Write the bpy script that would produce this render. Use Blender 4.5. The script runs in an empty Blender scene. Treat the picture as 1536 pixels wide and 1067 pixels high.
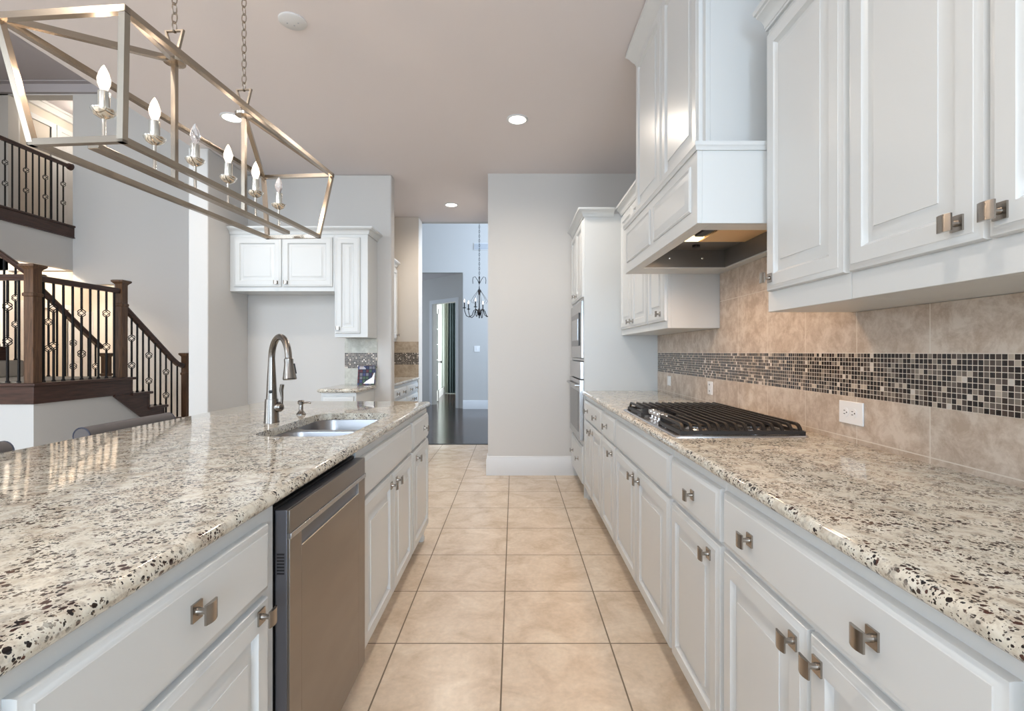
import bpy, bmesh, math, random
from mathutils import Vector, Matrix
PI = math.pi
random.seed(7)
S = bpy.context.scene
COL = S.collection

# ------------------------------------------------------------------ camera
cam_d = bpy.data.cameras.new('camera')
cam = bpy.data.objects.new('camera', cam_d)
COL.objects.link(cam)
cam.location = (0, 0, 1.24)
cam.rotation_euler = (PI/2, 0, 0)
cam_d.sensor_width = 36.0
cam_d.lens = 737/1536*36
cam_d.shift_x = -3/1536
cam_d.shift_y = -4.5/1536
cam_d.clip_start = 0.02
S.camera = cam

# ------------------------------------------------------------------ world, light, exposure
S.view_settings.view_transform = 'Standard'
S.view_settings.look = 'None'
S.view_settings.exposure = 0.40
S.view_settings.gamma = 1.0
S.view_settings.use_curve_mapping = False
W = bpy.data.worlds.new('sky_world')
S.world = W
W.use_nodes = True
bgn = W.node_tree.nodes['Background']
bgn.inputs[0].default_value = (0.72, 0.85, 1.0, 1)
bgn.inputs[1].default_value = 1.2

def area(name, loc, size, target, power, color=(1, 1, 1), spread=None):
    d = bpy.data.lights.new(name, 'AREA')
    d.shape = 'RECTANGLE'
    d.size, d.size_y = size
    d.energy = power
    d.color = color
    if spread:
        d.spread = spread
    o = bpy.data.objects.new(name, d)
    COL.objects.link(o)
    o.location = loc
    o.rotation_euler = (Vector(target)-Vector(loc)).to_track_quat('-Z', 'Y').to_euler()
    return o

def point(name, loc, power, color=(1, .8, .6), r=0.03, spot=None):
    d = bpy.data.lights.new(name, 'SPOT' if spot else 'POINT')
    d.energy = power
    d.color = color
    d.shadow_soft_size = r
    if spot:
        d.spot_size = spot
        d.spot_blend = 0.9
    o = bpy.data.objects.new(name, d)
    COL.objects.link(o)
    o.location = loc
    return o

DAY = (0.66, 0.83, 1.0)
WARM = (1.0, 0.80, 0.60)
# daylight through the windows behind the camera, in the kitchen and in the tall living room, plus added fills
area('daylight_kitchen_window', (-0.6, -6.85, 1.65), (3.0, 2.4), (-0.6, 5, 1.0), 60, DAY)
area('daylight_living_window', (-5.0, -6.85, 2.7), (5.6, 4.2), (-5.2, 5, 2.0), 165, DAY)
area('added_left_fill', (-8.55, -2.2, 2.2), (4.5, 3.2), (0, -0.5, 1.1), 175, (0.80, 0.90, 1.0))  # added fill from the left for the right-hand cabinet fronts; no window there
area('added_right_fill', (1.12, -3.6, 1.6), (3.2, 2.2), (-4.2, 0.6, 0.8), 265, DAY)  # added fill for the island fronts and stair side; the wall behind is solid
area('added_high_fill', (-2.95, -3.0, 4.3), (4.0, 1.5), (-6.5, 5.5, 0.6), 430, (0.85, 0.93, 1.0))  # added high fill brightening the balcony face and stair base; no opening there
area('daylight_foyer_window', (2.6, 8.6, 3.6), (2.6, 3.0), (-2.0, 9.5, 1.2), 310, (0.62, 0.79, 1.0))
area('daylight_study_window', (-0.2, 13.6, 1.6), (2.0, 2.2), (-2.2, 13.2, 1.4), 100, (0.95, 1.0, 1.0))
area('daylight_upper_landing', (-7.9, 6.0, 5.3), (0.8, 2.5), (-8.3, 9.0, 4.3), 14, (1.0, 0.94, 0.86))

# ------------------------------------------------------------------ materials
def mat(name, color, rough=0.5, metal=0.0, emit=None, estr=0, spec=None, coat=0.0, trans=0.0, ior=1.45):
    m = bpy.data.materials.new(name)
    m.use_nodes = True
    b = m.node_tree.nodes['Principled BSDF']
    b.inputs['Base Color'].default_value = (*color, 1)
    b.inputs['Roughness'].default_value = rough
    b.inputs['Metallic'].default_value = metal
    b.inputs['IOR'].default_value = ior
    if spec is not None:
        b.inputs['Specular IOR Level'].default_value = spec
    if coat:
        b.inputs['Coat Weight'].default_value = coat
        b.inputs['Coat Roughness'].default_value = 0.05
    if trans:
        b.inputs['Transmission Weight'].default_value = trans
    if emit:
        b.inputs['Emission Color'].default_value = (*emit, 1)
        b.inputs['Emission Strength'].default_value = estr
    return m

class NT:
    def __init__(s, m):
        s.t = m.node_tree
        s.b = s.t.nodes['Principled BSDF']
    def n(s, typ, ins=None, **kw):
        x = s.t.nodes.new(typ)
        for k, v in kw.items():
            setattr(x, k, v)
        for k, v in (ins or {}).items():
            if isinstance(v, bpy.types.NodeSocket):
                s.t.links.new(v, x.inputs[k])
            else:
                x.inputs[k].default_value = v
        return x
    def link(s, a, b):
        s.t.links.new(a, b)
    def math(s, op, a, b=0.0, c=None):
        ins = {0: a, 1: b}
        if c is not None:
            ins[2] = c
        return s.n('ShaderNodeMath', ins, operation=op).outputs[0]
    def ramp(s, fac, stops, interp='LINEAR'):
        r = s.n('ShaderNodeValToRGB', {0: fac})
        r.color_ramp.interpolation = interp
        e = r.color_ramp.elements
        while len(e) < len(stops):
            e.new(0.5)
        for q, (p, c) in zip(e, stops):
            q.position = p
            q.color = (*c, 1)
        return r.outputs[0]
    def mix(s, f, a, b):
        x = s.n('ShaderNodeMix', data_type='RGBA')
        for i, v in ((0, f), (6, a), (7, b)):
            if isinstance(v, bpy.types.NodeSocket):
                s.t.links.new(v, x.inputs[i])
            else:
                x.inputs[i].default_value = v if i == 0 else (*v, 1)
        return x.outputs[2]
    def pos(s):
        return s.n('ShaderNodeTexCoord').outputs['Object']
    def noise(s, vec, scale, detail=4, rough=0.5, dist=0.0):
        return s.n('ShaderNodeTexNoise', {'Vector': vec, 'Scale': scale, 'Detail': detail, 'Roughness': rough, 'Distortion': dist}).outputs[0]

def bumpy(m, scale, strength, detail=3, dist=0.002):
    q = NT(m)
    nz = q.noise(q.pos(), scale, detail)
    bp = q.n('ShaderNodeBump', {'Height': nz, 'Strength': strength, 'Distance': dist})
    q.link(bp.outputs[0], q.b.inputs['Normal'])
    return m

M = {}
M['wall'] = bumpy(mat('wall_paint', (0.575, 0.56, 0.54), 0.75), 120, 0.12)
M['ceiling'] = bumpy(mat('ceiling_paint', (0.73, 0.685, 0.685), 0.85), 140, 0.12)
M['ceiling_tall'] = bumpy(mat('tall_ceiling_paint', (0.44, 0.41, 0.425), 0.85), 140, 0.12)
M['beige_wall'] = bumpy(mat('beige_paint', (0.63, 0.575, 0.51), 0.75), 120, 0.1)
M['green_wall'] = bumpy(mat('pale_green_paint', (0.66, 0.71, 0.67), 0.75), 120, 0.1)
M['trim'] = bumpy(mat('trim_paint', (0.66, 0.66, 0.665), 0.35), 60, 0.03)
M['cab'] = bumpy(mat('cabinet_paint', (0.64, 0.655, 0.655), 0.30), 40, 0.02)
M['toe'] = bumpy(mat('toe_kick_paint', (0.62, 0.58, 0.53), 0.6), 40, 0.02)
M['nickel'] = bumpy(mat('brushed_nickel', (0.37, 0.335, 0.30), 0.24, 1.0), 300, 0.05, 2, 0.0005)
M['lantern'] = bumpy(mat('lantern_nickel', (0.40, 0.345, 0.285), 0.25, 1.0), 200, 0.04, 2, 0.0005)
M['chrome'] = bumpy(mat('polished_chrome', (0.80, 0.79, 0.78), 0.08, 1.0), 50, 0.01, 1, 0.0002)
M['steel'] = bumpy(mat('stainless_steel', (0.52, 0.52, 0.53), 0.26, 1.0), 30, 0.02, 2, 0.0005)
M['faucet'] = bumpy(mat('faucet_nickel', (0.24, 0.22, 0.20), 0.22, 1.0), 200, 0.03, 2, 0.0005)
M['sink'] = bumpy(mat('sink_steel', (0.36, 0.36, 0.375), 0.30, 1.0), 30, 0.02, 2, 0.0005)
M['dw'] = mat('dishwasher_steel', (0.29, 0.26, 0.235), 0.24, 1.0)
M['dw_side'] = bumpy(mat('gunmetal_side', (0.17, 0.17, 0.19), 0.35, 0.8), 60, 0.02)
M['black'] = bumpy(mat('black_plastic', (0.012, 0.012, 0.013), 0.4), 80, 0.03)
M['iron'] = bumpy(mat('cast_iron', (0.022, 0.018, 0.016), 0.42), 250, 0.25, 3, 0.001)
M['wrought'] = bumpy(mat('wrought_iron', (0.014, 0.012, 0.012), 0.5, 0.4), 150, 0.1)
M['oven_glass'] = bumpy(mat('oven_glass', (0.015, 0.015, 0.017), 0.06), 10, 0.005)
M['hood_in'] = bumpy(mat('hood_liner', (0.22, 0.215, 0.21), 0.4, 0.5), 60, 0.05)
M['plate'] = bumpy(mat('white_plastic', (0.86, 0.86, 0.86), 0.25), 30, 0.01)
M['outlet_slot'] = bumpy(mat('slot_black', (0.01, 0.01, 0.01), 0.6), 30, 0.01)
M['fabric'] = bumpy(mat('grey_upholstery', (0.105, 0.094, 0.094), 0.6), 500, 0.3)
M['piping'] = bumpy(mat('piping_cord', (0.03, 0.035, 0.06), 0.5), 300, 0.1)
M['curtain'] = bumpy(mat('teal_curtain', (0.050, 0.070, 0.078), 0.85), 200, 0.2)
M['drape'] = bumpy(mat('cream_drape', (0.50, 0.52, 0.45), 0.85), 200, 0.2)
M['carpet'] = bumpy(mat('stair_carpet', (0.42, 0.36, 0.29), 0.95), 260, 0.8, 5, 0.006)
M['candle'] = mat('candle_sleeve', (0.75, 0.72, 0.66), 0.12, 1.0)
M['bulb'] = mat('lit_bulb', (1, .9, .8), 0.2, emit=(1.0, 0.82, 0.68), estr=0.85)
M['bulb_off'] = mat('clear_bulb_glass', (0.95, 0.93, 0.95), 0.03, trans=0.85, ior=1.3)
M['lens'] = mat('lit_lens', (1, 1, 1), 0.4, emit=(1.0, 0.93, 0.82), estr=4)
M['hoodlens'] = mat('hood_lamp_lens', (1, 1, 1), 0.4, emit=(1.0, 0.78, 0.42), estr=1.6)
M['glass'] = mat('window_glass', (0.95, 1, 1), 0.02, trans=1.0, ior=1.1)
M['vent'] = bumpy(mat('vent_paint', (0.42, 0.45, 0.5), 0.5), 60, 0.05)

# steel of the dishwasher: fine vertical brushing
q = NT(M['dw'])
mp = q.n('ShaderNodeMapping', {0: q.pos(), 3: (1, 260, 3)})
nz = q.noise(mp.outputs[0], 3.0, 3)
q.link(q.ramp(nz, [(0.3, (0.27, 0.27, 0.27)), (0.7, (0.36, 0.36, 0.36))]), q.b.inputs['Roughness'])

# granite
m = M['granite'] = mat('speckled_granite', (0.7, 0.66, 0.6), 0.07)
q = NT(m)
P = q.pos()
warp = q.n('ShaderNodeTexNoise', {'Vector': P, 'Scale': 30.0, 'Detail': 3})
off = q.n('ShaderNodeVectorMath', {0: warp.outputs['Color'], 1: (0.010, 0.010, 0.010)}, operation='MULTIPLY').outputs[0]
PW = q.n('ShaderNodeVectorMath', {0: P, 1: off}, operation='ADD').outputs[0]
warp2 = q.n('ShaderNodeTexNoise', {'Vector': P, 'Scale': 140.0, 'Detail': 3})
off2 = q.n('ShaderNodeVectorMath', {0: warp2.outputs['Color'], 1: (0.006, 0.006, 0.006)}, operation='MULTIPLY').outputs[0]
PW = q.n('ShaderNodeVectorMath', {0: PW, 1: off2}, operation='ADD').outputs[0]
base = q.ramp(q.noise(P, 26, 7, 0.68, 0.3), [(0.30, (0.34, 0.29, 0.235)), (0.41, (0.50, 0.45, 0.375)), (0.50, (0.635, 0.60, 0.515)), (0.66, (0.72, 0.705, 0.635))])
grey = q.ramp(q.noise(PW, 60, 5, 0.65), [(0.53, (0, 0, 0)), (0.66, (1, 1, 1))])
base = q.mix(q.math('MULTIPLY', grey, 0.70), base, (0.36, 0.335, 0.30))
tan = q.ramp(q.noise(P, 5, 3), [(0.52, (0, 0, 0)), (0.75, (1, 1, 1))])
base = q.mix(q.math('MULTIPLY', tan, 0.25), base, (0.66, 0.53, 0.39))
def specks(scale, thr, keep, seedoff):
    pv = q.n('ShaderNodeVectorMath', {0: PW, 1: (seedoff, seedoff*0.7, seedoff*1.3)}, operation='ADD').outputs[0]
    v = q.n('ShaderNodeTexVoronoi', {'Vector': pv, 'Scale': scale, 'Randomness': 1.0})
    sep = q.n('ShaderNodeSeparateColor', {0: v.outputs['Color']})
    pick = q.math('GREATER_THAN', sep.outputs[0], 1-keep)
    rad = q.math('MULTIPLY_ADD', sep.outputs[1], thr*0.7, thr*0.35)
    inside = q.math('LESS_THAN', v.outputs['Distance'], rad)
    return q.math('MULTIPLY', pick, inside), sep.outputs[2]
clump = q.ramp(q.noise(P, 14, 3), [(0.36, (0, 0, 0)), (0.50, (1, 1, 1))])
for sc_, th_, kp_, of_, ca, cb in ((88, 0.52, 0.33, 3.1, (0.012, 0.008, 0.008), (0.070, 0.026, 0.020)),
                                   (138, 0.52, 0.46, 7.7, (0.016, 0.013, 0.013), (0.085, 0.055, 0.045)),
                                   (270, 0.50, 0.42, 1.9, (0.03, 0.027, 0.027), (0.17, 0.13, 0.10))):
    mk, rn = specks(sc_, th_, kp_, of_)
    if sc_ != 90:
        mk = q.math('MULTIPLY', mk, clump)
    cc = q.ramp(rn, [(0.45, ca), (0.8, cb)])
    base = q.mix(mk, base, cc)
q.link(base, q.b.inputs['Base Color'])

# floor tile
m = M['floor_tile'] = mat('beige_floor_tile', (0.6, 0.5, 0.4), 0.28)
q = NT(m)
P = q.pos()
sh = q.n('ShaderNodeVectorMath', {0: P, 1: (0.047+0.457*30, -2.094+0.457*30, 0)}, operation='ADD').outputs[0]
br = q.n('ShaderNodeTexBrick', {'Vector': sh, 'Color1': (0, 0, 0, 1), 'Color2': (1, 1, 1, 1), 'Mortar': (0.5, 0.5, 0.5, 1), 'Scale': 1.0,
                                'Mortar Size': 0.0032, 'Mortar Smooth': 0.1, 'Bias': 0.0, 'Brick Width': 0.457, 'Row Height': 0.457})
br.offset = 0.0
br.squash = 1.0
mott = q.ramp(q.noise(P, 5.5, 7, 0.62, 0.8), [(0.32, (0.60, 0.475, 0.35)), (0.50, (0.71, 0.585, 0.455)), (0.68, (0.79, 0.68, 0.55))])
mott = q.mix(q.math('MULTIPLY', br.outputs['Color'], 0.10), mott, (0.56, 0.45, 0.34))
fine = q.ramp(q.noise(P, 45, 4, 0.6), [(0.3, (0.92, 0.92, 0.92)), (0.7, (1.05, 1.05, 1.05))])
mm = q.n('ShaderNodeMix', {0: 1.0}, data_type='RGBA', blend_type='MULTIPLY')
q.link(mott, mm.inputs[6]); q.link(fine, mm.inputs[7])
colr = q.mix(br.outputs['Fac'], mm.outputs[2], (0.20, 0.155, 0.11))
q.link(colr, q.b.inputs['Base Color'])
q.link(q.ramp(br.outputs['Fac'], [(0, (0.27, 0.27, 0.27)), (1, (0.8, 0.8, 0.8))]), q.b.inputs['Roughness'])
h = q.math('MULTIPLY_ADD', br.outputs['Fac'], -1.0, q.math('MULTIPLY', q.noise(P, 14, 3), 0.08))
q.link(q.n('ShaderNodeBump', {'Height': h, 'Strength': 0.5, 'Distance': 0.002}).outputs[0], q.b.inputs['Normal'])

# dark wood floor, planks on the diagonal
m = M['wood_floor'] = mat('dark_wood_floor', (0.03, 0.02, 0.018), 0.16)
q = NT(m)
P = q.n('ShaderNodeMapping', {0: q.pos(), 1: (20, 20, 0), 2: (0, 0, math.radians(45))}).outputs[0]
br = q.n('ShaderNodeTexBrick', {'Vector': P, 'Color1': (0.020, 0.012, 0.010, 1), 'Color2': (0.048, 0.030, 0.024, 1), 'Mortar': (0.003, 0.003, 0.003, 1),
                                'Scale': 1.0, 'Mortar Size': 0.003, 'Brick Width': 1.2, 'Row Height': 0.13})
q.link(br.outputs['Color'], q.b.inputs['Base Color'])
q.link(q.n('ShaderNodeBump', {'Height': br.outputs['Fac'], 'Strength': 0.6, 'Distance': -0.003}).outputs[0], q.b.inputs['Normal'])

# stained wood
def wood(name, c1, c2, rough, axis_scale):
    m = mat(name, c1, rough)
    q = NT(m)
    mp = q.n('ShaderNodeMapping', {0: q.pos(), 3: axis_scale})
    nz = q.noise(mp.outputs[0], 6.0, 6, 0.6, 0.6)
    q.link(q.ramp(nz, [(0.3, c1), (0.7, c2)]), q.b.inputs['Base Color'])
    q.link(q.n('ShaderNodeBump', {'Height': nz, 'Strength': 0.15, 'Distance': 0.002}).outputs[0], q.b.inputs['Normal'])
    return m
M['wood_v'] = wood('stained_wood_upright', (0.052, 0.024, 0.012), (0.155, 0.078, 0.038), 0.35, (9, 9, 0.8))
M['wood_h'] = wood('stained_wood_board', (0.034, 0.017, 0.012), (0.085, 0.040, 0.028), 0.32, (0.8, 0.8, 12))

# wall tile (travertine look); joints along world Y or X and along Z
def wall_tile(name, axis, phase, c_lo, c_mid, c_hi, grout):
    m = mat(name, c_mid, 0.35)
    q = NT(m)
    P = q.pos()
    sep = q.n('ShaderNodeSeparateXYZ', {0: P})
    u = sep.outputs[1] if axis == 'Y' else sep.outputs[0]
    v = q.n('ShaderNodeCombineXYZ', {0: q.math('ADD', u, 0.3085*20-phase), 1: q.math('ADD', sep.outputs[2], 0.305*10-1.237), 2: 0.0})
    br = q.n('ShaderNodeTexBrick', {'Vector': v.outputs[0], 'Color1': (0, 0, 0, 1), 'Color2': (1, 1, 1, 1), 'Mortar': (0.5, 0.5, 0.5, 1), 'Scale': 1.0,
                                    'Mortar Size': 0.0018, 'Mortar Smooth': 0.1, 'Brick Width': 0.3085, 'Row Height': 0.305})
    br.offset = 0.0
    c = q.ramp(q.noise(P, 15, 10, 0.72, 0.3), [(0.40, c_lo), (0.50, c_mid), (0.60, c_hi)])
    c = q.mix(q.math('MULTIPLY', br.outputs['Color'], 0.15), c, c_lo)
    c = q.mix(br.outputs['Fac'], c, grout)
    q.link(c, q.b.inputs['Base Color'])
    q.link(q.n('ShaderNodeBump', {'Height': br.outputs['Fac'], 'Strength': 0.5, 'Distance': -0.002}).outputs[0], q.b.inputs['Normal'])
    return m
TC = ((0.45, 0.355, 0.275), (0.55, 0.455, 0.37), (0.66, 0.575, 0.49), (0.72, 0.66, 0.58))
M['tileY'] = wall_tile('travertine_tile', 'Y', 1.442, *TC)
M['tileX'] = wall_tile('travertine_tile_end', 'X', -1.39, (0.42, 0.42, 0.37), (0.50, 0.50, 0.45), (0.58, 0.58, 0.52), (0.60, 0.60, 0.54))
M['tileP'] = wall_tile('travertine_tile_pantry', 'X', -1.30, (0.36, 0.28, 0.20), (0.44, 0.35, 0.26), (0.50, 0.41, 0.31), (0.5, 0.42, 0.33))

def mosaic(name, axis, pitch=0.0157):
    m = mat(name, (0.1, 0.08, 0.07), 0.12)
    q = NT(m)
    sep = q.n('ShaderNodeSeparateXYZ', {0: q.pos()})
    u = sep.outputs[1] if axis == 'Y' else sep.outputs[0]
    a = q.math('DIVIDE', q.math('ADD', u, 31.0), pitch)
    b = q.math('DIVIDE', q.math('SUBTRACT', sep.outputs[2], 1.0800), pitch)
    cell = q.n('ShaderNodeCombineXYZ', {0: q.math('FLOOR', a), 1: q.math('FLOOR', b), 2: 0.0})
    wn = q.n('ShaderNodeTexWhiteNoise', {0: cell.outputs[0]}, noise_dimensions='2D')
    c = q.ramp(wn.outputs[0], [(0.0, (0.008, 0.005, 0.005)), (0.34, (0.022, 0.013, 0.010)), (0.50, (0.065, 0.045, 0.037)), (0.66, (0.13, 0.105, 0.088)),
                               (0.82, (0.24, 0.20, 0.165)), (0.91, (0.50, 0.42, 0.34)), (0.965, (0.66, 0.60, 0.54))], 'CONSTANT')
    blot = q.noise(q.pos(), 160, 3)
    c = q.mix(q.math('MULTIPLY', blot, 0.16), c, (0.16, 0.12, 0.10))
    def edge(x):
        f = q.math('FRACT', x)
        return q.math('GREATER_THAN', q.math('ABSOLUTE', q.math('SUBTRACT', f, 0.5)), 0.442)
    g = q.math('MAXIMUM', edge(a), edge(b))
    c = q.mix(g, c, (0.70, 0.62, 0.53))
    q.link(c, q.b.inputs['Base Color'])
    q.link(q.math('MULTIPLY_ADD', g, 0.6, 0.12), q.b.inputs['Roughness'])
    q.link(q.n('ShaderNodeBump', {'Height': g, 'Strength': 0.6, 'Distance': -0.002}).outputs[0], q.b.inputs['Normal'])
    return m
M['mosaicY'] = mosaic('glass_mosaic', 'Y')
M['mosaicX'] = mosaic('glass_mosaic_end', 'X')

# perforated filter of the hood
m = M['filter'] = mat('hood_filter_mesh', (0.30, 0.22, 0.14), 0.45, 0.5)
q = NT(m)
v = q.n('ShaderNodeTexVoronoi', {'Vector': q.pos(), 'Scale': 62.0, 'Randomness': 0.0})
q.link(q.ramp(v.outputs['Distance'], [(0.30, (0.02, 0.015, 0.01)), (0.42, (0.95, 0.66, 0.36))]), q.b.inputs['Base Color'])

# the cover of the book: a grid of small pictures and a white swoosh
m = M['cover'] = mat('book_cover', (0.02, 0.02, 0.04), 0.55)
q = NT(m)
sep = q.n('ShaderNodeSeparateXYZ', {0: q.pos()})
a = q.math('DIVIDE', q.math('ADD', sep.outputs[0], 1.0), 0.030)
b = q.math('DIVIDE', q.math('ADD', sep.outputs[2], 1.0), 0.034)
cell = q.n('ShaderNodeCombineXYZ', {0: q.math('FLOOR', a), 1: q.math('FLOOR', b), 2: 0.0})
wn = q.n('ShaderNodeTexWhiteNoise', {0: cell.outputs[0]}, noise_dimensions='2D')
c = q.ramp(wn.outputs[0], [(0, (0.02, 0.03, 0.09)), (0.2, (0.22, 0.09, 0.03)), (0.35, (0.05, 0.10, 0.06)), (0.5, (0.16, 0.16, 0.19)), (0.65, (0.10, 0.02, 0.03)), (0.82, (0.04, 0.05, 0.16))], 'CONSTANT')
ge = q.math('MAXIMUM', q.math('GREATER_THAN', q.math('ABSOLUTE', q.math('SUBTRACT', q.math('FRACT', a), 0.5)), 0.40),
            q.math('GREATER_THAN', q.math('ABSOLUTE', q.math('SUBTRACT', q.math('FRACT', b), 0.5)), 0.40))
c = q.mix(ge, c, (0.012, 0.012, 0.03))
q.link(c, q.b.inputs['Base Color'])

# ------------------------------------------------------------------ mesh helpers
class MB:
    def __init__(s):
        s.bm = bmesh.new()
    def box(s, x0, x1, y0, y1, z0, z1):
        x0, x1 = min(x0, x1), max(x0, x1); y0, y1 = min(y0, y1), max(y0, y1); z0, z1 = min(z0, z1), max(z0, z1)
        v = [s.bm.verts.new(p) for p in ((x0, y0, z0), (x1, y0, z0), (x1, y1, z0), (x0, y1, z0), (x0, y0, z1), (x1, y0, z1), (x1, y1, z1), (x0, y1, z1))]
        for f in ((3, 2, 1, 0), (4, 5, 6, 7), (0, 1, 5, 4), (1, 2, 6, 5), (2, 3, 7, 6), (3, 0, 4, 7)):
            s.bm.faces.new([v[i] for i in f])
        return s
    def loft(s, rings, cap0=True, cap1=True, close=False):
        R = [[s.bm.verts.new(p) for p in r] for r in rings]
        n = len(R[0])
        pairs = list(zip(R, R[1:])) + ([(R[-1], R[0])] if close else [])
        for a, b in pairs:
            for i in range(n):
                j = (i+1) % n
                s.bm.faces.new((a[i], a[j], b[j], b[i]))
        if cap0 and not close:
            s.bm.faces.new(list(reversed(R[0])))
        if cap1 and not close:
            s.bm.faces.new(R[-1])
        return s
    def prism(s, poly, axis, a, b):
        """poly of (p,q); extruded along axis from a to b. axis x -> (a,p,q); y -> (p,a,q); z -> (p,q,a)"""
        f = {'x': lambda t, p: (t, p[0], p[1]), 'y': lambda t, p: (p[0], t, p[1]), 'z': lambda t, p: (p[0], p[1], t)}[axis]
        return s.loft([[f(a, p) for p in poly], [f(b, p) for p in poly]])
    def tube(s, path, r, n=8, square=False, up=None, close=False):
        path = [Vector(p) for p in path]
        N = len(path)
        rr = r if isinstance(r, (list, tuple)) else [r]*N
        rings = []
        prev = None
        for i, p in enumerate(path):
            if close:
                t = (path[(i+1) % N]-path[i-1])
            else:
                t = path[min(i+1, N-1)]-path[max(i-1, 0)]
            t.normalize()
            if prev is None:
                ref = Vector(up) if up else (Vector((0, 0, 1)) if abs(t.z) < 0.9 else Vector((1, 0, 0)))
                a = ref-t*ref.dot(t)
            else:
                a = prev-t*prev.dot(t)
            a.normalize()
            prev = a
            b = t.cross(a)
            if square:
                k = rr[i]
                rings.append([p+a*k*sx+b*k*sy for sx, sy in ((-1, -1), (1, -1), (1, 1), (-1, 1))])
            else:
                rings.append([p+(a*math.cos(2*PI*j/n)+b*math.sin(2*PI*j/n))*rr[i] for j in range(n)])
        return s.loft(rings, close=close)
    def lathe(s, prof, c=(0, 0, 0), n=16, axis='z'):
        rings = []
        for r, h in prof:
            r = max(r, 1e-4)
            ring = []
            for j in range(n):
                ca, sa = math.cos(2*PI*j/n)*r, math.sin(2*PI*j/n)*r
                if axis == 'z':
                    ring.append((c[0]+ca, c[1]+sa, c[2]+h))
                elif axis == 'y':
                    ring.append((c[0]+ca, c[1]+h, c[2]+sa))
                else:
                    ring.append((c[0]+h, c[1]+ca, c[2]+sa))
            rings.append(ring)
        return s.loft(rings)
    def panel(s, x0, x1, z0, z1, rings):
        """a routed front in the local x-z plane, facing -y; rings = (inset, thickness)"""
        R = [[(x0, 0, z0), (x1, 0, z0), (x1, 0, z1), (x0, 0, z1)]]
        for i, t in rings:
            R.append([(x0+i, -t, z0+i), (x1-i, -t, z0+i), (x1-i, -t, z1-i), (x0+i, -t, z1-i)])
        return s.loft(R)
    def crown(s, path, prof, closed=False):
        """profile of (out, z) swept along a 2-D path; out = right-hand side of travel"""
        P = [Vector(p) for p in path]
        def nrm(a, b):
            d = (b-a).normalized()
            return Vector((d.y, -d.x))
        segs = [nrm(P[i], P[i+1]) for i in range(len(P)-1)]
        rings = []
        for i, p in enumerate(P):
            if i == 0:
                m_ = segs[0]
            elif i == len(P)-1:
                m_ = segs[-1]
            else:
                a, b = segs[i-1], segs[i]
                m_ = (a+b)/(1+a.dot(b))
            rings.append([(p.x+m_.x*o, p.y+m_.y*o, z) for o, z in prof])
        return s.loft(rings)
    def xform(s, mtx):
        bmesh.ops.transform(s.bm, matrix=mtx, verts=s.bm.verts)
        return s
    def mesh(s, name, m, smooth=True):
        bmesh.ops.recalc_face_normals(s.bm, faces=s.bm.faces)
        me = bpy.data.meshes.new(name)
        s.bm.to_mesh(me)
        s.bm.free()
        me.materials.append(M[m] if isinstance(m, str) else m)
        if smooth:
            me.polygons.foreach_set('use_smooth', [True]*len(me.polygons))
            me.set_sharp_from_angle(angle=math.radians(38))
        return me
    def build(s, name, m, parent=None, bevel=0, smooth=True):
        return ob(name, s.mesh(name, m, smooth), parent, bevel)

def ob(name, me, parent=None, bevel=0, loc=None):
    o = bpy.data.objects.new(name, me)
    COL.objects.link(o)
    if parent:
        o.parent = parent
    if loc:
        o.location = loc
    if bevel:
        b = o.modifiers.new('bevel', 'BEVEL')
        b.width = bevel
        b.segments = 2
        b.limit_method = 'ANGLE'
        b.angle_limit = math.radians(40)
        b.harden_normals = False
    return o

def tag(o, label, cat, group=None):
    o['label'] = label
    o['category'] = cat
    if group:
        o['group'] = group
    return o

def thing(name, label, cat, loc=(0, 0, 0), rz=0.0, group=None):
    o = bpy.data.objects.new(name, None)
    COL.objects.link(o)
    o.empty_display_size = 0.1
    o.location = loc
    o.rotation_euler = (0, 0, rz)
    return tag(o, label, cat, group)

def struct(name, mb, m, bevel=0):
    o = mb.build(name, m, None, bevel)
    o['kind'] = 'structure'
    return o

def rrect(x0, x1, y0, y1, r, n=6):
    pts = []
    for cx, cy, a0 in ((x1-r, y1-r, 0), (x0+r, y1-r, 90), (x0+r, y0+r, 180), (x1-r, y0+r, 270)):
        for k in range(n+1):
            a = math.radians(a0+90*k/n)
            pts.append((cx+r*math.cos(a), cy+r*math.sin(a)))
    return pts

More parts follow.
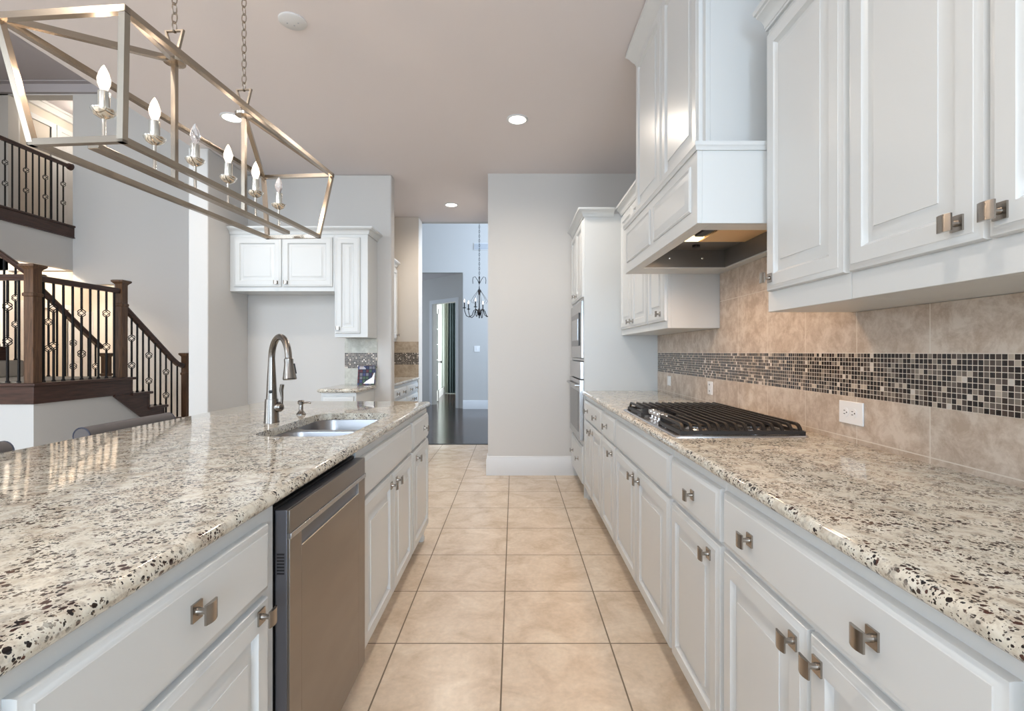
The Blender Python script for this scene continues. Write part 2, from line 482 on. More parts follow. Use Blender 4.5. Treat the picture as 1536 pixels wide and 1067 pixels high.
def slab(name, outer_fn, holes, z0, z1, m, r=0.016, parent=None):
    """flat stone slab with a rounded edge; outer_fn(inset) gives the outline"""
    bm = bmesh.new()
    h = (z1-z0)
    r = min(r, h/2)
    rows = []
    for k in range(6):
        a = math.radians(90*k/5)
        rows.append((r*(1-math.sin(a)), z0+r*(1-math.cos(a))))
    for k in range(6):
        a = math.radians(90*k/5)
        rows.append((r*(1-math.cos(a)), z1-r*(1-math.sin(a))))
    rings = [[bm.verts.new((p[0], p[1], z)) for p in outer_fn(i)] for i, z in rows]
    n = len(rings[0])
    for a, b in zip(rings, rings[1:]):
        for i in range(n):
            j = (i+1) % n
            bm.faces.new((a[i], a[j], b[j], b[i]))
    tops, bots = [], []
    def edges(loop):
        return [bm.edges.get((loop[i], loop[(i+1) % len(loop)])) or bm.edges.new((loop[i], loop[(i+1) % len(loop)])) for i in range(len(loop))]
    tops += edges(rings[-1]); bots += edges(rings[0])
    for hp in holes:
        e = 0.004
        t = [bm.verts.new((p[0], p[1], z1)) for p in hp]
        b = [bm.verts.new((p[0], p[1], z0)) for p in hp]
        for i in range(len(hp)):
            j = (i+1) % len(hp)
            bm.faces.new((t[i], t[j], b[j], b[i]))
        tops += edges(t); bots += edges(b)
    bmesh.ops.triangle_fill(bm, edges=tops, use_beauty=True)
    bmesh.ops.triangle_fill(bm, edges=bots, use_beauty=True)
    s = MB(); s.bm.free(); s.bm = bm
    return s.build(name, m, parent)

# ------------------------------------------------------------------ the room
H = 3.05
g = MB()
for x0, x1, y0, y1 in ((-8.7, -2.88, -7.1, 9.9), (-2.88, 1.35, -7.1, 6.62)):
    g.box(x0, x1, y0, y1, -0.05, 0)
fl = struct('floor', g, 'floor_tile')
g = MB().box(-4.2, 3.2, 6.62, 17, -0.05, 0.004)
struct('floor_foyer', g, 'wood_floor')
struct('trim_1', MB().box(-1.25, -0.263, 6.605, 6.635, 0, 0.009), 'black')
g = MB().box(-2.84, 1.35, -7.1, 6.8, H, H+0.2)
struct('ceiling', g, 'ceiling')
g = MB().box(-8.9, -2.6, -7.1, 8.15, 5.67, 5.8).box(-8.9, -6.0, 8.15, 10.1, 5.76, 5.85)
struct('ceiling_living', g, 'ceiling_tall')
struct('ceiling_foyer', MB().box(-4.2, 3.2, 6.8, 11.2, 5.6, 5.7), 'ceiling')
# right side
struct('wall_right', MB().box(1.231, 1.35, -7.1, 4.97, 0, H), 'wall')
struct('wall_far_right', MB().box(-0.263, 1.35, 4.97, 6.8, 0, H), 'wall')
# left side
struct('wall_left_stub', MB().box(-2.88, -2.707, 4.345, 5.0, 0, H), 'wall', 0.008)
struct('wall_far_left', MB().box(-2.88, -1.247, 5.0, 5.13, 0, H), 'wall', 0.012)
struct('wall_pantry_back', MB().box(-2.0, -1.9, 5.13, 6.8, 0, H), 'beige_wall')
struct('wall_pantry_end', MB().box(-1.9, -1.27, 6.55, 6.8, 0, H), 'beige_wall', 0.008)
struct('wall_upper_right', MB().box(-2.84, -2.6, -7.1, 8.2, H+0.2, 5.67).box(-2.88, -2.6, 8.1, 8.3, 0, 5.67).box(-2.88, -2.6, 5.13, 8.2, 0, H+0.25), 'wall')
# living room far wall, with the hall openings on its left, upstairs and down
g = MB().box(-7.3, -2.6, 8.13, 8.3, 2.37, 5.67).box(-6.62, -2.6, 8.13, 8.3, 0, 2.37).box(-8.9, -7.3, 8.13, 8.3, 5.50, 5.67).box(-8.9, -8.37, 8.13, 8.3, 0, 5.67)
g.box(-8.9, -7.3, 8.13, 8.3, 2.6, 3.14)
struct('wall_far', g, 'wall')
struct('wall_left', MB().box(-8.9, -8.7, -7.1, 8.2, 0, 5.67), 'wall')
struct('wall_hall_left', MB().box(-8.7, -8.5, 8.3, 10.1, 0, 5.8), 'beige_wall')
struct('wall_hall_end', MB().box(-8.5, -6.0, 9.9, 10.1, 0, 5.8).box(-7.2, -7.05, 8.3, 9.9, 3.12, 5.8).box(-6.5, -6.35, 8.3, 9.9, 0, 3.0), 'beige_wall')
struct('ceiling_hall', MB().box(-8.7, -7.41, 5.6, 8.13, 2.96, 3.12).box(-8.5, -6.35, 8.3, 9.9, 2.96, 3.12), 'beige_wall')
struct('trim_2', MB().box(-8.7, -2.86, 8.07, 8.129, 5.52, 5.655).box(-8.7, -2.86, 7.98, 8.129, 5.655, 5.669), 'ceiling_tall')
# behind the camera: walls with the large windows the daylight comes through
g = MB()
g.box(-8.9, 1.35, -7.25, -7.1, 0, 0.35).box(-8.9, 1.35, -7.25, -7.1, 2.95, 3.05).box(-8.9, -2.6, -7.25, -7.1, 4.9, 5.8)
for x0, x1, z1 in ((-8.9, -8.0, 5.8), (-3.4, -2.2, 5.8), (1.0, 1.35, H)):
    g.box(x0, x1, -7.25, -7.1, 0, z1)
struct('wall_back', g, 'wall')
for i, (x0, x1, z0, z1, nx, nz_) in enumerate(((-2.2, 1.0, 0.35, 2.95, 4, 3), (-8.0, -3.4, 0.35, 2.95, 5, 3), (-8.0, -3.4, 3.05, 4.9, 5, 2))):
    g = MB()
    for k in range(nx+1):
        x = x0+(x1-x0)*k/nx
        g.box(x-0.025, x+0.025, -7.20, -7.14, z0, z1)
    for k in range(nz_+1):
        z = z0+(z1-z0)*k/nz_
        g.box(x0, x1, -7.195, -7.145, z-0.02, z+0.02)
    struct('window_%d' % (i+1), g, 'trim')
g = MB()
for k in range(5):
    y = -5.2+0.8*k
    g.box(1.18, 1.230, y-0.03, y+0.03, 0.5, 2.7)
for z in (0.5, 1.6, 2.7):
    g.box(1.18, 1.230, -5.23, -1.97, z-0.03, z+0.03)
struct('window_4', g, 'trim')  # made-up frame on the solid right wall, unseen, set behind the added fill
# foyer and the study beyond
g = MB().box(-1.116, 3.2, 10.75, 10.9, 0, 5.6).box(-4.2, -1.116, 10.75, 10.9, 2.99, 5.6)
struct('wall_foyer', g, 'wall')
struct('wall_foyer_left', MB().box(-4.3, -4.2, 6.8, 11.2, 0, 5.6).box(-4.2, -1.27, 6.8, 6.9, H, 5.6).box(-4.2, -1.91, 6.7, 6.85, 0, H), 'wall')
struct('wall_foyer_right', MB().box(3.2, 3.3, 6.7, 17, 0, 5.6).box(-0.263, 3.2, 6.7, 6.8, 0, 5.6).box(-4.2, 1.35, 6.8, 6.9, H, 5.6), 'wall')
# diagonal wall with the study doorway
def diag(t, w, z):
    return (-1.116-0.7*t-0.715*w, 10.80+0.715*t-0.7*w*-1, z)
def dbox(g, t0, t1, w0, w1, z0, z1):
    g.loft([[diag(t0, w0, z0), diag(t1, w0, z0), diag(t1, w1, z0), diag(t0, w1, z0)], [diag(t0, w0, z1), diag(t1, w0, z1), diag(t1, w1, z1), diag(t0, w1, z1)]])
    return g
def dg(t, w, z):
    # w = distance behind the diagonal face
    return (-1.116-0.7*t+0.715*w, 10.80+0.715*t+0.7*w, z)
def diag(t, w, z):
    return dg(t, w, z)
g = MB()
dbox(g, -0.05, 0.25, 0, 0.12, 0, 2.99); dbox(g, 0.25, 1.155, 0, 0.12, 2.38, 2.99); dbox(g, 1.155, 2.6, 0, 0.12, 0, 2.99)
struct('wall_diagonal', g, 'wall')
struct('ceiling_vestibule', MB().box(-4.2, -1.116, 10.9, 13.2, 2.99, 3.05), 'ceiling')
g = MB()
dbox(g, 0.15, 0.25, -0.02, 0.0, 0, 2.47); dbox(g, 1.155, 1.26, -0.02, 0.0, 0, 2.47); dbox(g, 0.25, 1.155, -0.02, 0.0, 2.38, 2.47)
dbox(g, 0.245, 0.25, 0, 0.12, 0, 2.38); dbox(g, 1.15, 1.155, 0, 0.12, 0, 2.38)
struct('trim_3', g, 'trim')
struct('wall_study_left', MB().prism([(-2.02, 11.85), (-2.23, 15.9), (-2.33, 15.9), (-2.12, 11.85)], 'z', 0, 3.0), 'green_wall')
struct('wall_study_far', MB().box(-2.4, 1.2, 15.6, 15.7, 0, 3.0).box(0.6, 0.7, 11.0, 15.7, 0, 3.0), 'green_wall')
struct('ceiling_study', MB().box(-2.4, 1.2, 11.0, 15.7, 3.0, 3.05), 'ceiling')
# French door standing open against the study's left wall
g = MB()
dX, dY0, dY1 = -1.93, 11.75, 12.62
for y0, y1 in ((dY0, dY0+0.12), (dY1-0.12, dY1)):
    g.box(dX-0.04, dX, y0, y1, 0.02, 2.36)
for z0, z1 in ((0.02, 0.28), (2.22, 2.36)):
    g.box(dX-0.04, dX, dY0, dY1, z0, z1)
for k in range(1, 5):
    z = 0.28+1.94*k/5
    g.box(dX-0.035, dX-0.005, dY0+0.1, dY1-0.1, z-0.015, z+0.015)
for k in range(1, 3):
    y = dY0+0.12+(dY1-dY0-0.24)*k/3
    g.box(dX-0.035, dX-0.005, y-0.012, y+0.012, 0.28, 2.22)
dr = struct('door_1', g, 'trim')
o = MB().box(dX-0.024, dX-0.018, dY0+0.1, dY1-0.1, 0.26, 2.24).build('pane', 'glass', dr)
o = MB().lathe([(0.012, 0), (0.012, 0.05), (0.03, 0.055), (0.03, 0.085), (0.0, 0.09)], (dX, dY1-0.06, 1.0), 10, 'x').build('door_knob', 'black', dr)
struct('baseboard_study', MB().prism([(-2.02, 12.7), (-2.20, 15.6), (-2.17, 15.6), (-1.99, 12.7)], 'z', 0, 0.19), 'trim')
# curtains in the study
def curtain(name, x0, x1, y, z0, z1, m, lab, folds):
    n = folds*8
    f, b = [], []
    for k in range(n+1):
        x = x0+(x1-x0)*k/n
        d = 0.05*math.sin(2*PI*folds*k/n)+0.015*math.sin(5*PI*k/n)
        f.append((x, y+d)); b.append((x, y+d+0.012))
    poly = f+b[::-1]
    rings = []
    for z, sc in ((z0, 1.15), (z0+0.5*(z1-z0), 1.0), (z1, 0.8)):
        xm = (x0+x1)/2
        rings.append([(xm+(p[0]-xm)*(0.9+0.1*sc), y+(p[1]-y)*sc, z) for p in poly])
    return tag(MB().loft(rings).build(name, m), lab, 'curtain')
curtain('curtain', -1.975, -1.66, 14.75, 0.02, 2.80, 'curtain', 'long dark teal curtain hanging beyond the French door', 4)
curtain('curtain', -2.10, -1.99, 14.85, 0.02, 2.80, 'drape', 'pale cream curtain hanging left of the dark teal curtain', 2)
# baseboards
bprof = [(0, 0), (0.018, 0), (0.018, 0.155), (0.014, 0.165), (0.012, 0.185), (0.004, 0.193), (0, 0.193)]
def basebd(name, path):
    return struct(name, MB().crown(path, bprof), 'trim')
basebd('baseboard_far_right', [(-0.263, 6.78), (-0.263, 4.97), (0.60, 4.97)])
basebd('baseboard_foyer', [(-1.116, 10.75), (3.2, 10.75)])
basebd('baseboard_left_stub', [(-2.88, 5.0), (-2.88, 4.345), (-2.707, 4.345), (-2.707, 5.0), (-1.76, 5.0)])
basebd('baseboard_far', [(-6.62, 8.13), (-2.9, 8.13)])
# upper hall wall: crown, panelled doors
struct('trim_4', MB().box(-8.5, -8.44, 8.3, 9.9, 5.62, 5.72).box(-8.5, -8.40, 8.3, 9.9, 5.72, 5.76), 'trim')
def hall_door(n, y0, y1, zf):
    g = MB()
    g.panel(0, y1-y0, 0, 2.05, [(0, 0.02), (0.002, 0.022)])
    o = g.xform(Matrix.Translation((-8.5, y1, zf)) @ Matrix.Rotation(PI/2, 4, 'Z')).build('door_%d' % n, 'trim')
    o['kind'] = 'structure'
    g = MB()
    w = y1-y0
    for a, b, z0, z1 in ((0.1, w/2-0.04, 0.15, 0.9), (w/2+0.04, w-0.1, 0.15, 0.9), (0.1, w/2-0.04, 1.05, 1.93), (w/2+0.04, w-0.1, 1.05, 1.93)):
        g.panel(a, b, z0, z1, [(0.0, 0.024), (0.012, 0.028), (0.02, 0.024), (0.045, 0.032)])
    g.xform(Matrix.Translation((-8.5, y1, zf)) @ Matrix.Rotation(PI/2, 4, 'Z'))
    g.build('door_panel', 'trim', o)
    g = MB()
    g.box(-8.5, -8.465, y0-0.09, y0, zf, zf+2.14).box(-8.5, -8.465, y1, y1+0.09, zf, zf+2.14).box(-8.5, -8.465, y0, y1, zf+2.05, zf+2.14)
    struct('trim_%d' % (n+4), g, 'trim')
hall_door(2, 8.42, 9.0, 3.32)
hall_door(3, 9.20, 9.75, 3.32)
hall_door(4, 8.5, 9.35, 0.0)

# ------------------------------------------------------------------ backsplash (mosaic band between travertine tiles)
b = thing('tile_backsplash', 'beige travertine backsplash with brown glass mosaic band behind the cooktop', 'backsplash', (1.231, 2.0, 0.914))
def part_world(mb, name, m, parent, **k):
    mb.xform(Matrix.Translation(-Vector(parent.location)))
    return mb.build(name, m, parent, **k)
# keep shader coordinates in world space: the parts carry the offset back
def wpart(mb, name, m, parent, **k):
    o = mb.build(name, m, parent, **k)
    o.matrix_parent_inverse = Matrix.Translation(-Vector(parent.location))
    return o
wpart(MB().box(1.221, 1.2305, -0.6, 4.178, 0.914, 1.080), 'lower_tile', 'tileY', b)
wpart(MB().box(1.223, 1.2305, -0.6, 4.178, 1.080, 1.237), 'mosaic_band', 'mosaicY', b)
wpart(MB().box(1.221, 1.2305, -0.6, 4.178, 1.237, 1.384).box(1.221, 1.2305, 1.775, 2.915, 1.384, 1.7055), 'upper_tile', 'tileY', b)
b = thing('tile_backsplash', 'small tiled backsplash with mosaic band behind the colourful book', 'backsplash', (-1.55, 5.0, 0.914))
wpart(MB().box(-1.72, -1.39, 4.99, 5.0, 0.914, 1.080), 'lower_tile', 'tileX', b)
wpart(MB().box(-1.72, -1.39, 4.992, 5.0, 1.080, 1.237), 'mosaic_band', 'mosaicX', b)
wpart(MB().box(-1.72, -1.39, 4.99, 5.0, 1.237, 1.38), 'upper_tile', 'tileX', b)
b = thing('tile_backsplash', 'brown tiled backsplash with mosaic band in the pantry passage', 'backsplash', (-1.6, 6.55, 0.914))
wpart(MB().box(-1.9, -1.27, 6.54, 6.55, 0.914, 1.080), 'lower_tile', 'tileP', b)
wpart(MB().box(-1.9, -1.27, 6.542, 6.55, 1.080, 1.237), 'mosaic_band', 'mosaicX', b)
wpart(MB().box(-1.9, -1.27, 6.54, 6.55, 1.237, 1.385), 'upper_tile', 'tileP', b)

# ------------------------------------------------------------------ cabinets
DOOR = [(0.000, 0.010), (0.003, 0.0145), (0.008, 0.0155), (0.011, 0.018), (0.016, 0.0190), (0.018, 0.021), (0.056, 0.021), (0.058, 0.0165), (0.063, 0.012), (0.065, 0.0085), (0.073, 0.0080), (0.098, 0.0185), (0.0985, 0.0205), (0.101, 0.0205)]
DRAW = [(0.000, 0.010), (0.003, 0.0145), (0.008, 0.0155), (0.011, 0.018), (0.016, 0.0190), (0.018, 0.021)]
g = MB()
g.box(-0.014, 0.014, -0.004, 0, -0.016, 0.016)
g.lathe([(0.0075, 0), (0.0055, -0.010), (0.0055, -0.018), (0.0085, -0.026)], (0, -0.003, 0), 10, 'y')
pl = [(-0.0165+0.033*k/8, -0.029-0.004*math.sin(PI*k/8)) for k in range(9)] + [(0.0165, -0.0255), (-0.0165, -0.0255)]
g.prism(pl, 'z', -0.0175, 0.0175)
KNOB = g.mesh('knob', 'nickel')

FACE = {'-Y': 0.0, '-X': -PI/2, '+X': PI/2}
CROWN = [(0, 0), (0.010, 0), (0.011, 0.008), (0.014, 0.009), (0.016, 0.020), (0.024, 0.032), (0.036, 0.041), (0.044, 0.044), (0.046, 0.049), (0.054, 0.051), (0.057, 0.060), (0.057, 0.066), (0, 0.066)]

def cabinet(name, label, face, origin, w, depth, z0, z1, fronts, toe=0.0, crown=None, crown_z=None, group=None, open_box=True, feet=None, kind_cat='cabinet', cprof=CROWN, top_rail=False):
    """local frame: x along the width (left to right seen from the front), front at y=0, depth +y. fronts: (kind,x0,x1,z0,z1,[knobs])"""
    t = thing(name, label, kind_cat, origin, FACE[face], group)
    g = MB()
    th = 0.018
    # face frame and panels
    g.box(0, w, 0, th, z0+toe, z1)
    g.box(0, th, th, depth, z0+toe, z1).box(w-th, w, th, depth, z0+toe, z1)
    g.box(th, w-th, th, depth, z0+toe, z0+toe+th)
    g.box(th, w-th, depth-th, depth, z0+toe+th, z1)
    if not open_box:
        g.box(th, w-th, th, depth-th, z1-th, z1)
    g.build('carcass', 'cab', t, 0.0015)
    if toe:
        MB().box(0.0, w, 0.07, 0.09, z0, z0+toe).box(0.0, 0.02, 0.09, depth, z0, z0+toe).box(w-0.02, w, 0.09, depth, z0, z0+toe).build('toe_kick', 'toe', t)
    for kd, x0, x1, a, c, kn in fronts:
        d = MB().panel(x0, x1, a, c, DOOR if kd == 'door' else DRAW).build({'door': 'door', 'drawer': 'drawer', 'front': 'false_front'}[kd], 'cab', t)
        for kx, kz in kn:
            ob('knob', KNOB, d, 0, (kx, -0.021, kz))
    if crown:
        MB().crown(crown, [(o_, (crown_z if crown_z is not None else z1-0.02)+z_) for o_, z_ in cprof]).build('crown_moulding', 'cab', t)
    for f in feet or []:
        MB().lathe([(0.02, 0), (0.026, 0.02), (0.018, 0.04), (0.026, 0.075), (0.03, 0.10)], (f, 0.03, 0), 10).build('foot', 'cab', t)
    return t

def base_R(ynear, yfar, fr):
    w = yfar-ynear
    L = lambda y: yfar-y          # world depth -> local x (x grows toward the camera)
    return w, [(k, L(b_), L(a_), z0, z1, [(L(ky), kz) for ky, kz in kn]) for k, a_, b_, z0, z1, kn in fr]

XF = 0.61   # face-frame plane of the right base cabinets
def rb(label, yn, yf, fr, feet=None):
    w, f = base_R(yn, yf, fr)
    return cabinet('base_cabinet', label, '-X', (XF, yf, 0), w, 1.231-XF-0.002, 0.0, 0.880, f, toe=0.10, feet=feet)
DT, DB = 0.846, 0.692   # drawer front top / bottom
PT, PB = 0.678, 0.108   # door top / bottom
KZ = 0.632
rb('white base cabinet at the right front edge of the picture, nearest of the row', -0.26, 0.568,
   [('drawer', -0.24, 0.55, DB, DT, [(0.36, 0.77), (-0.05, 0.77)]), ('door', 0.16, 0.55, PB, PT, [(0.21, KZ)]), ('door', -0.24, 0.152, PB, PT, [(0.10, KZ)])])
rb('white base cabinet under the near right counter, wide drawer with two knobs', 0.570, 1.408,
   [('drawer', 0.588, 1.396, DB, DT, [(1.225, 0.772), (0.805, 0.772)]), ('door', 0.996, 1.396, PB, PT, [(1.036, KZ)]), ('door', 0.588, 0.988, PB, PT, [(0.952, KZ)])])
rb('narrow white base cabinet just nearer than the cooktop, one drawer over one door', 1.410, 1.868,
   [('drawer', 1.420, 1.852, DB, DT, [(1.62, 0.770)]), ('door', 1.420, 1.852, PB, PT, [(1.485, KZ)])])
rb('white base cabinet under the cooktop, long knobless front over two doors', 1.870, 2.872,
   [('front', 1.880, 2.862, DB, DT, []), ('door', 2.375, 2.862, PB, PT, [(2.425, KZ)]), ('door', 1.880, 2.367, PB, PT, [(2.315, KZ)])])
rb('narrow white base cabinet just past the cooktop, one drawer over one door', 2.874, 3.318,
   [('drawer', 2.890, 3.306, DB, DT, [(3.12, 0.770)]), ('door', 2.890, 3.306, PB, PT, [(2.955, KZ)])])
rb('white base cabinet at the far end of the right row, beside the oven tower', 3.320, 4.176,
   [('drawer', 3.338, 4.120, DB, DT, [(3.93, 0.770), (3.53, 0.770)]), ('door', 3.732, 4.120, PB, PT, [(3.782, KZ)]), ('door', 3.338, 3.724, PB, PT, [(3.676, KZ)])], feet=[0.03])

# counter on the right: rounded only where the aisle sees it
def counter(name, label, x0, x1, y0, y1, z0=0.880, z1=0.914, side='-X'):
    r = (z1-z0)/2
    arc = [(math.sin(math.radians(a))*r, math.cos(math.radians(a))*r) for a in range(0, 181, 18)]
    zc = (z0+z1)/2
    if side == '-X':
        poly = [(x1, z1)] + [(x0+r-p, zc+c_) for p, c_ in arc] + [(x1, z0)]
    else:
        poly = [(x0, z1)] + [(x1-r+p, zc+c_) for p, c_ in arc] + [(x0, z0)]
    return tag(MB().prism(poly, 'y', y0, y1).build(name, 'granite'), label, 'countertop')
counter('granite_countertop', 'long speckled granite countertop running under the cooktop on the right', 0.578, 1.230, -0.6, 4.178)

# --- upper cabinets on the right
XU = 0.915
UC = [(o_, z_) for o_, z_ in CROWN]
def ru(name, label, yn, yf, z0, z1, fr, xf=XU, crown=None, cz=None, cprof=CROWN, cat='cabinet', zb=None):
    w, f = base_R(yn, yf, fr)
    return cabinet(name, label, '-X', (xf, yf, 0), w, 1.229-xf, z0, z1, f, crown=crown, crown_z=cz, open_box=False, kind_cat=cat, cprof=cprof)
UB, UT = 1.457, 2.37
ru('upper_cabinet', 'white wall cabinet nearest the hood on the right, single door', 1.332, 1.768, 1.385, 2.42,
   [('door', 1.340, 1.752, UB, UT, [(1.715, 1.50)])], crown=[(0, 0), (0.436, 0)], cz=2.395)
ru('upper_cabinet', 'white wall cabinet above the near right counter, pair of doors with knobs meeting', 0.535, 1.330, 1.385, 2.42,
   [('door', 0.940, 1.322, UB, UT, [(0.990, 1.50)]), ('door', 0.548, 0.932, UB, UT, [(0.902, 1.50)])], crown=[(0, 0), (0.795, 0)], cz=2.395)
ru('upper_cabinet', 'white wall cabinet at the right edge of the picture, partly out of frame', -0.26, 0.533, 1.385, 2.42,
   [('door', 0.145, 0.520, UB, UT, [(0.19, 1.50)]), ('door', -0.25, 0.137, UB, UT, [(0.09, 1.50)])], crown=[(0, 0), (0.793, 0)], cz=2.395)
ru('upper_cabinet', 'white wall cabinet between the hood and the oven tower, single visible door knob', 2.922, 3.310, 1.385, 2.42,
   [('door', 2.938, 3.300, 1.43, UT, [(3.005, 1.475)])], crown=[(0, 0), (0.388, 0)], cz=2.395)
ru('upper_cabinet', 'white wall cabinet against the oven tower, pair of doors with knobs meeting', 3.312, 4.176, 1.385, 2.42,
   [('door', 3.745, 4.130, 1.43, UT, [(3.79, 1.475)]), ('door', 3.322, 3.737, 1.43, UT, [(3.69, 1.475)])], crown=[(0, 0), (0.864, 0)], cz=2.395)

# --- range hood cabinet
t = thing('range_hood', 'tall white panelled range hood above the cooktop', 'range hood', (0.66, 2.92, 1.706), -PI/2)
def hl(mb, name, m, **k):   # parts given in hood-local x (0 far .. 1.15 near), y depth, z from the hood's bottom edge
    return mb.build(name, m, t, **k)
dep = 1.229-0.66
g = MB()
g.box(0, 1.15, 0, 0.018, 0, 0.28)
g.box(0, 0.018, 0.018, dep, 0, 0.28).box(1.132, 1.15, 0.018, dep, 0, 0.28)
g.box(0.018, 1.132, 0.018, 0.055, 0, 0.02).box(0.018, 0.20, 0.055, dep, 0, 0.02).box(1.05, 1.132, 0.055, dep, 0, 0.02).box(0.20, 1.05, dep-0.06, dep, 0, 0.02)
g.box(0.018, 1.132, 0.018, dep, 0.262, 0.28)
hl(g, 'hood_box', 'cab', bevel=0.0015)
PAN = [(0.0, 0.004), (0.006, 0.008), (0.012, 0.004), (0.014, 0.003), (0.040, 0.010), (0.043, 0.010)]
for a, c in ((0.06, 0.545), (0.605, 1.09)):
    hl(MB().panel(a, c, 0.055, 0.225, PAN), 'raised_panel', 'cab')
hl(MB().crown([(0, 0.25), (0, 0), (1.15, 0), (1.15, 0.25)], [(0, 0.262), (0.006, 0.262), (0.009, 0.275), (0.012, 0.278), (0.012, 0.292), (0, 0.292)]), 'ledge_moulding', 'cab')
ux = 0.075   # the upper box stands back from the lower one
g = MB()
g.box(0.0, 1.035, ux, ux+0.018, 0.29, 1.32).box(0, 0.018, ux+0.018, dep, 0.29, 1.32).box(1.017, 1.035, ux+0.018, dep, 0.29, 1.32).box(0.018, 1.017, dep-0.018, dep, 0.29, 1.32)
hl(g, 'upper_box', 'cab', bevel=0.0015)
for a, c in ((0.030, 0.527), (0.533, 1.005)):
    o = MB().panel(a, c, 0.325, 1.24, DOOR).build('door', 'cab', t)
    o.location = (0, ux, 0)
HC = [(0, 0), (0.010, 0), (0.014, 0.016), (0.026, 0.030), (0.040, 0.056), (0.052, 0.072), (0.060, 0.078), (0.060, 0.098), (0, 0.098)]
hl(MB().crown([(0, dep), (0, ux), (1.035, ux), (1.035, dep)], [(o_, 1.240+z_) for o_, z_ in HC]), 'crown_moulding', 'cab')
# liner with filter and lamps
g = MB()
g.box(0.20, 0.206, 0.055, dep-0.06, 0.006, 0.10).box(1.044, 1.05, 0.055, dep-0.06, 0.006, 0.10).box(0.20, 1.05, 0.055, 0.061, 0.006, 0.10).box(0.20, 1.05, dep-0.066, dep-0.06, 0.006, 0.10)
g.box(0.20, 1.05, 0.055, dep-0.06, 0.10, 0.106)
lin = hl(g, 'liner', 'hood_in')
for x, y in ((0.206, 0.20), (0.206, 0.38)):
    MB().lathe([(0.007, 0), (0.007, 0.002), (0.003, 0.004)], (x, y, 0.055), 8, 'x').build('screw', 'chrome', lin)
for a, c in ((0.45, 0.74), (0.76, 1.03)):
    hl(MB().box(a, c, 0.27, 0.50, 0.090, 0.0999), 'filter', 'filter')
for a in (0.455, 0.93):
    hl(MB().box(a, a+0.085, 0.195, 0.262, 0.090, 0.0999), 'lamp_lens', 'hoodlens')
hl(MB().box(0.57, 0.85, 0.205, 0.245, 0.088, 0.0999), 'control_strip', 'black')
hl(MB().lathe([(0.02, 0.0999), (0.02, 0.088), (0.001, 0.086)], (0.33, 0.30, 0), 14), 'sensor_cap', 'black')
point('hood_lamp_light', (0.80, 2.55, 1.77), 8, (1.0, 0.62, 0.33), 0.03, math.radians(150))
point('hood_lamp_light', (0.80, 2.05, 1.77), 8, (1.0, 0.62, 0.33), 0.03, math.radians(150))

# --- oven tower
t = thing('oven_cabinet', 'tall white cabinet holding the microwave and wall oven', 'cabinet', (0.597, 4.968, 0), -PI/2)
w, dp = 0.788, 1.229-0.597
g = MB()
g.box(0, 0.02, 0.0, dp, 0, 2.42).box(w-0.02, w, 0.0, dp, 0, 2.42)
for z0, z1 in ((0.10, 0.475), (1.165, 1.188), (1.690, 2.42)):
    g.box(0.02, w-0.02, 0, 0.02, z0, z1)
for z in (0.455, 1.168, 1.692, 2.40):
    g.box(0.02, w-0.02, 0.02, dp, z, z+0.018)
g.box(0.02, w-0.02, dp-0.012, dp, 0.10, 2.40)
g.build('carcass', 'cab', t, 0.0015)
MB().box(0.02, w-0.02, 0.07, 0.09, 0, 0.10).build('toe_kick', 'toe', t)
d = MB().panel(0.03, w-0.03, 0.115, 0.435, DRAW).build('drawer', 'cab', t)
for kx in (0.18, 0.56):
    ob('knob', KNOB, d, 0, (kx, -0.021, 0.29))
for a, c, kx in ((0.02, 0.390, 0.345), (0.396, w-0.012, 0.44)):
    d = MB().panel(a, c, 1.715, 2.37, DOOR).build('door', 'cab', t)
    ob('knob', KNOB, d, 0, (kx, -0.021, 1.76))
MB().crown([(0, 0), (w, 0), (w, 0.25)], [(o_, 2.395+z_) for o_, z_ in CROWN]).build('crown_moulding', 'cab', t)

t = thing('microwave', 'built-in stainless microwave above the wall oven in the white tower', 'microwave', (0.597, 4.968, 1.19), -PI/2)
MB().box(0.03, 0.758, 0.0, 0.40, 0.01, 0.488).build('body', 'black', t)
MB().box(0.03, 0.768, -0.022, -0.001, 0.003, 0.492).build('trim_kit', 'steel', t, 0.002)
MB().box(0.12, 0.66, -0.030, -0.0225, 0.11, 0.40).build('door', 'oven_glass', t, 0.002)
MB().box(0.18, 0.60, -0.033, -0.0305, 0.16, 0.35).build('window', 'steel', t)
t = thing('wall_oven', 'built-in stainless wall oven below the microwave', 'oven', (0.597, 4.968, 0.478), -PI/2)
MB().box(0.03, 0.758, 0.0, 0.55, 0.01, 0.68).build('body', 'black', t)
MB().box(0.024, 0.768, -0.030, -0.001, 0.535, 0.682).build('control_panel', 'steel', t, 0.002)
d = MB().box(0.024, 0.768, -0.036, -0.001, 0.005, 0.525).build('door', 'steel', t, 0.002)
MB().box(0.11, 0.68, -0.038, -0.0362, 0.07, 0.42).build('window', 'oven_glass', d)
MB().tube([(0.07, -0.036, 0.475), (0.07, -0.062, 0.475), (0.72, -0.062, 0.475), (0.72, -0.036, 0.475)], 0.011, 8).build('handle', 'steel', d)

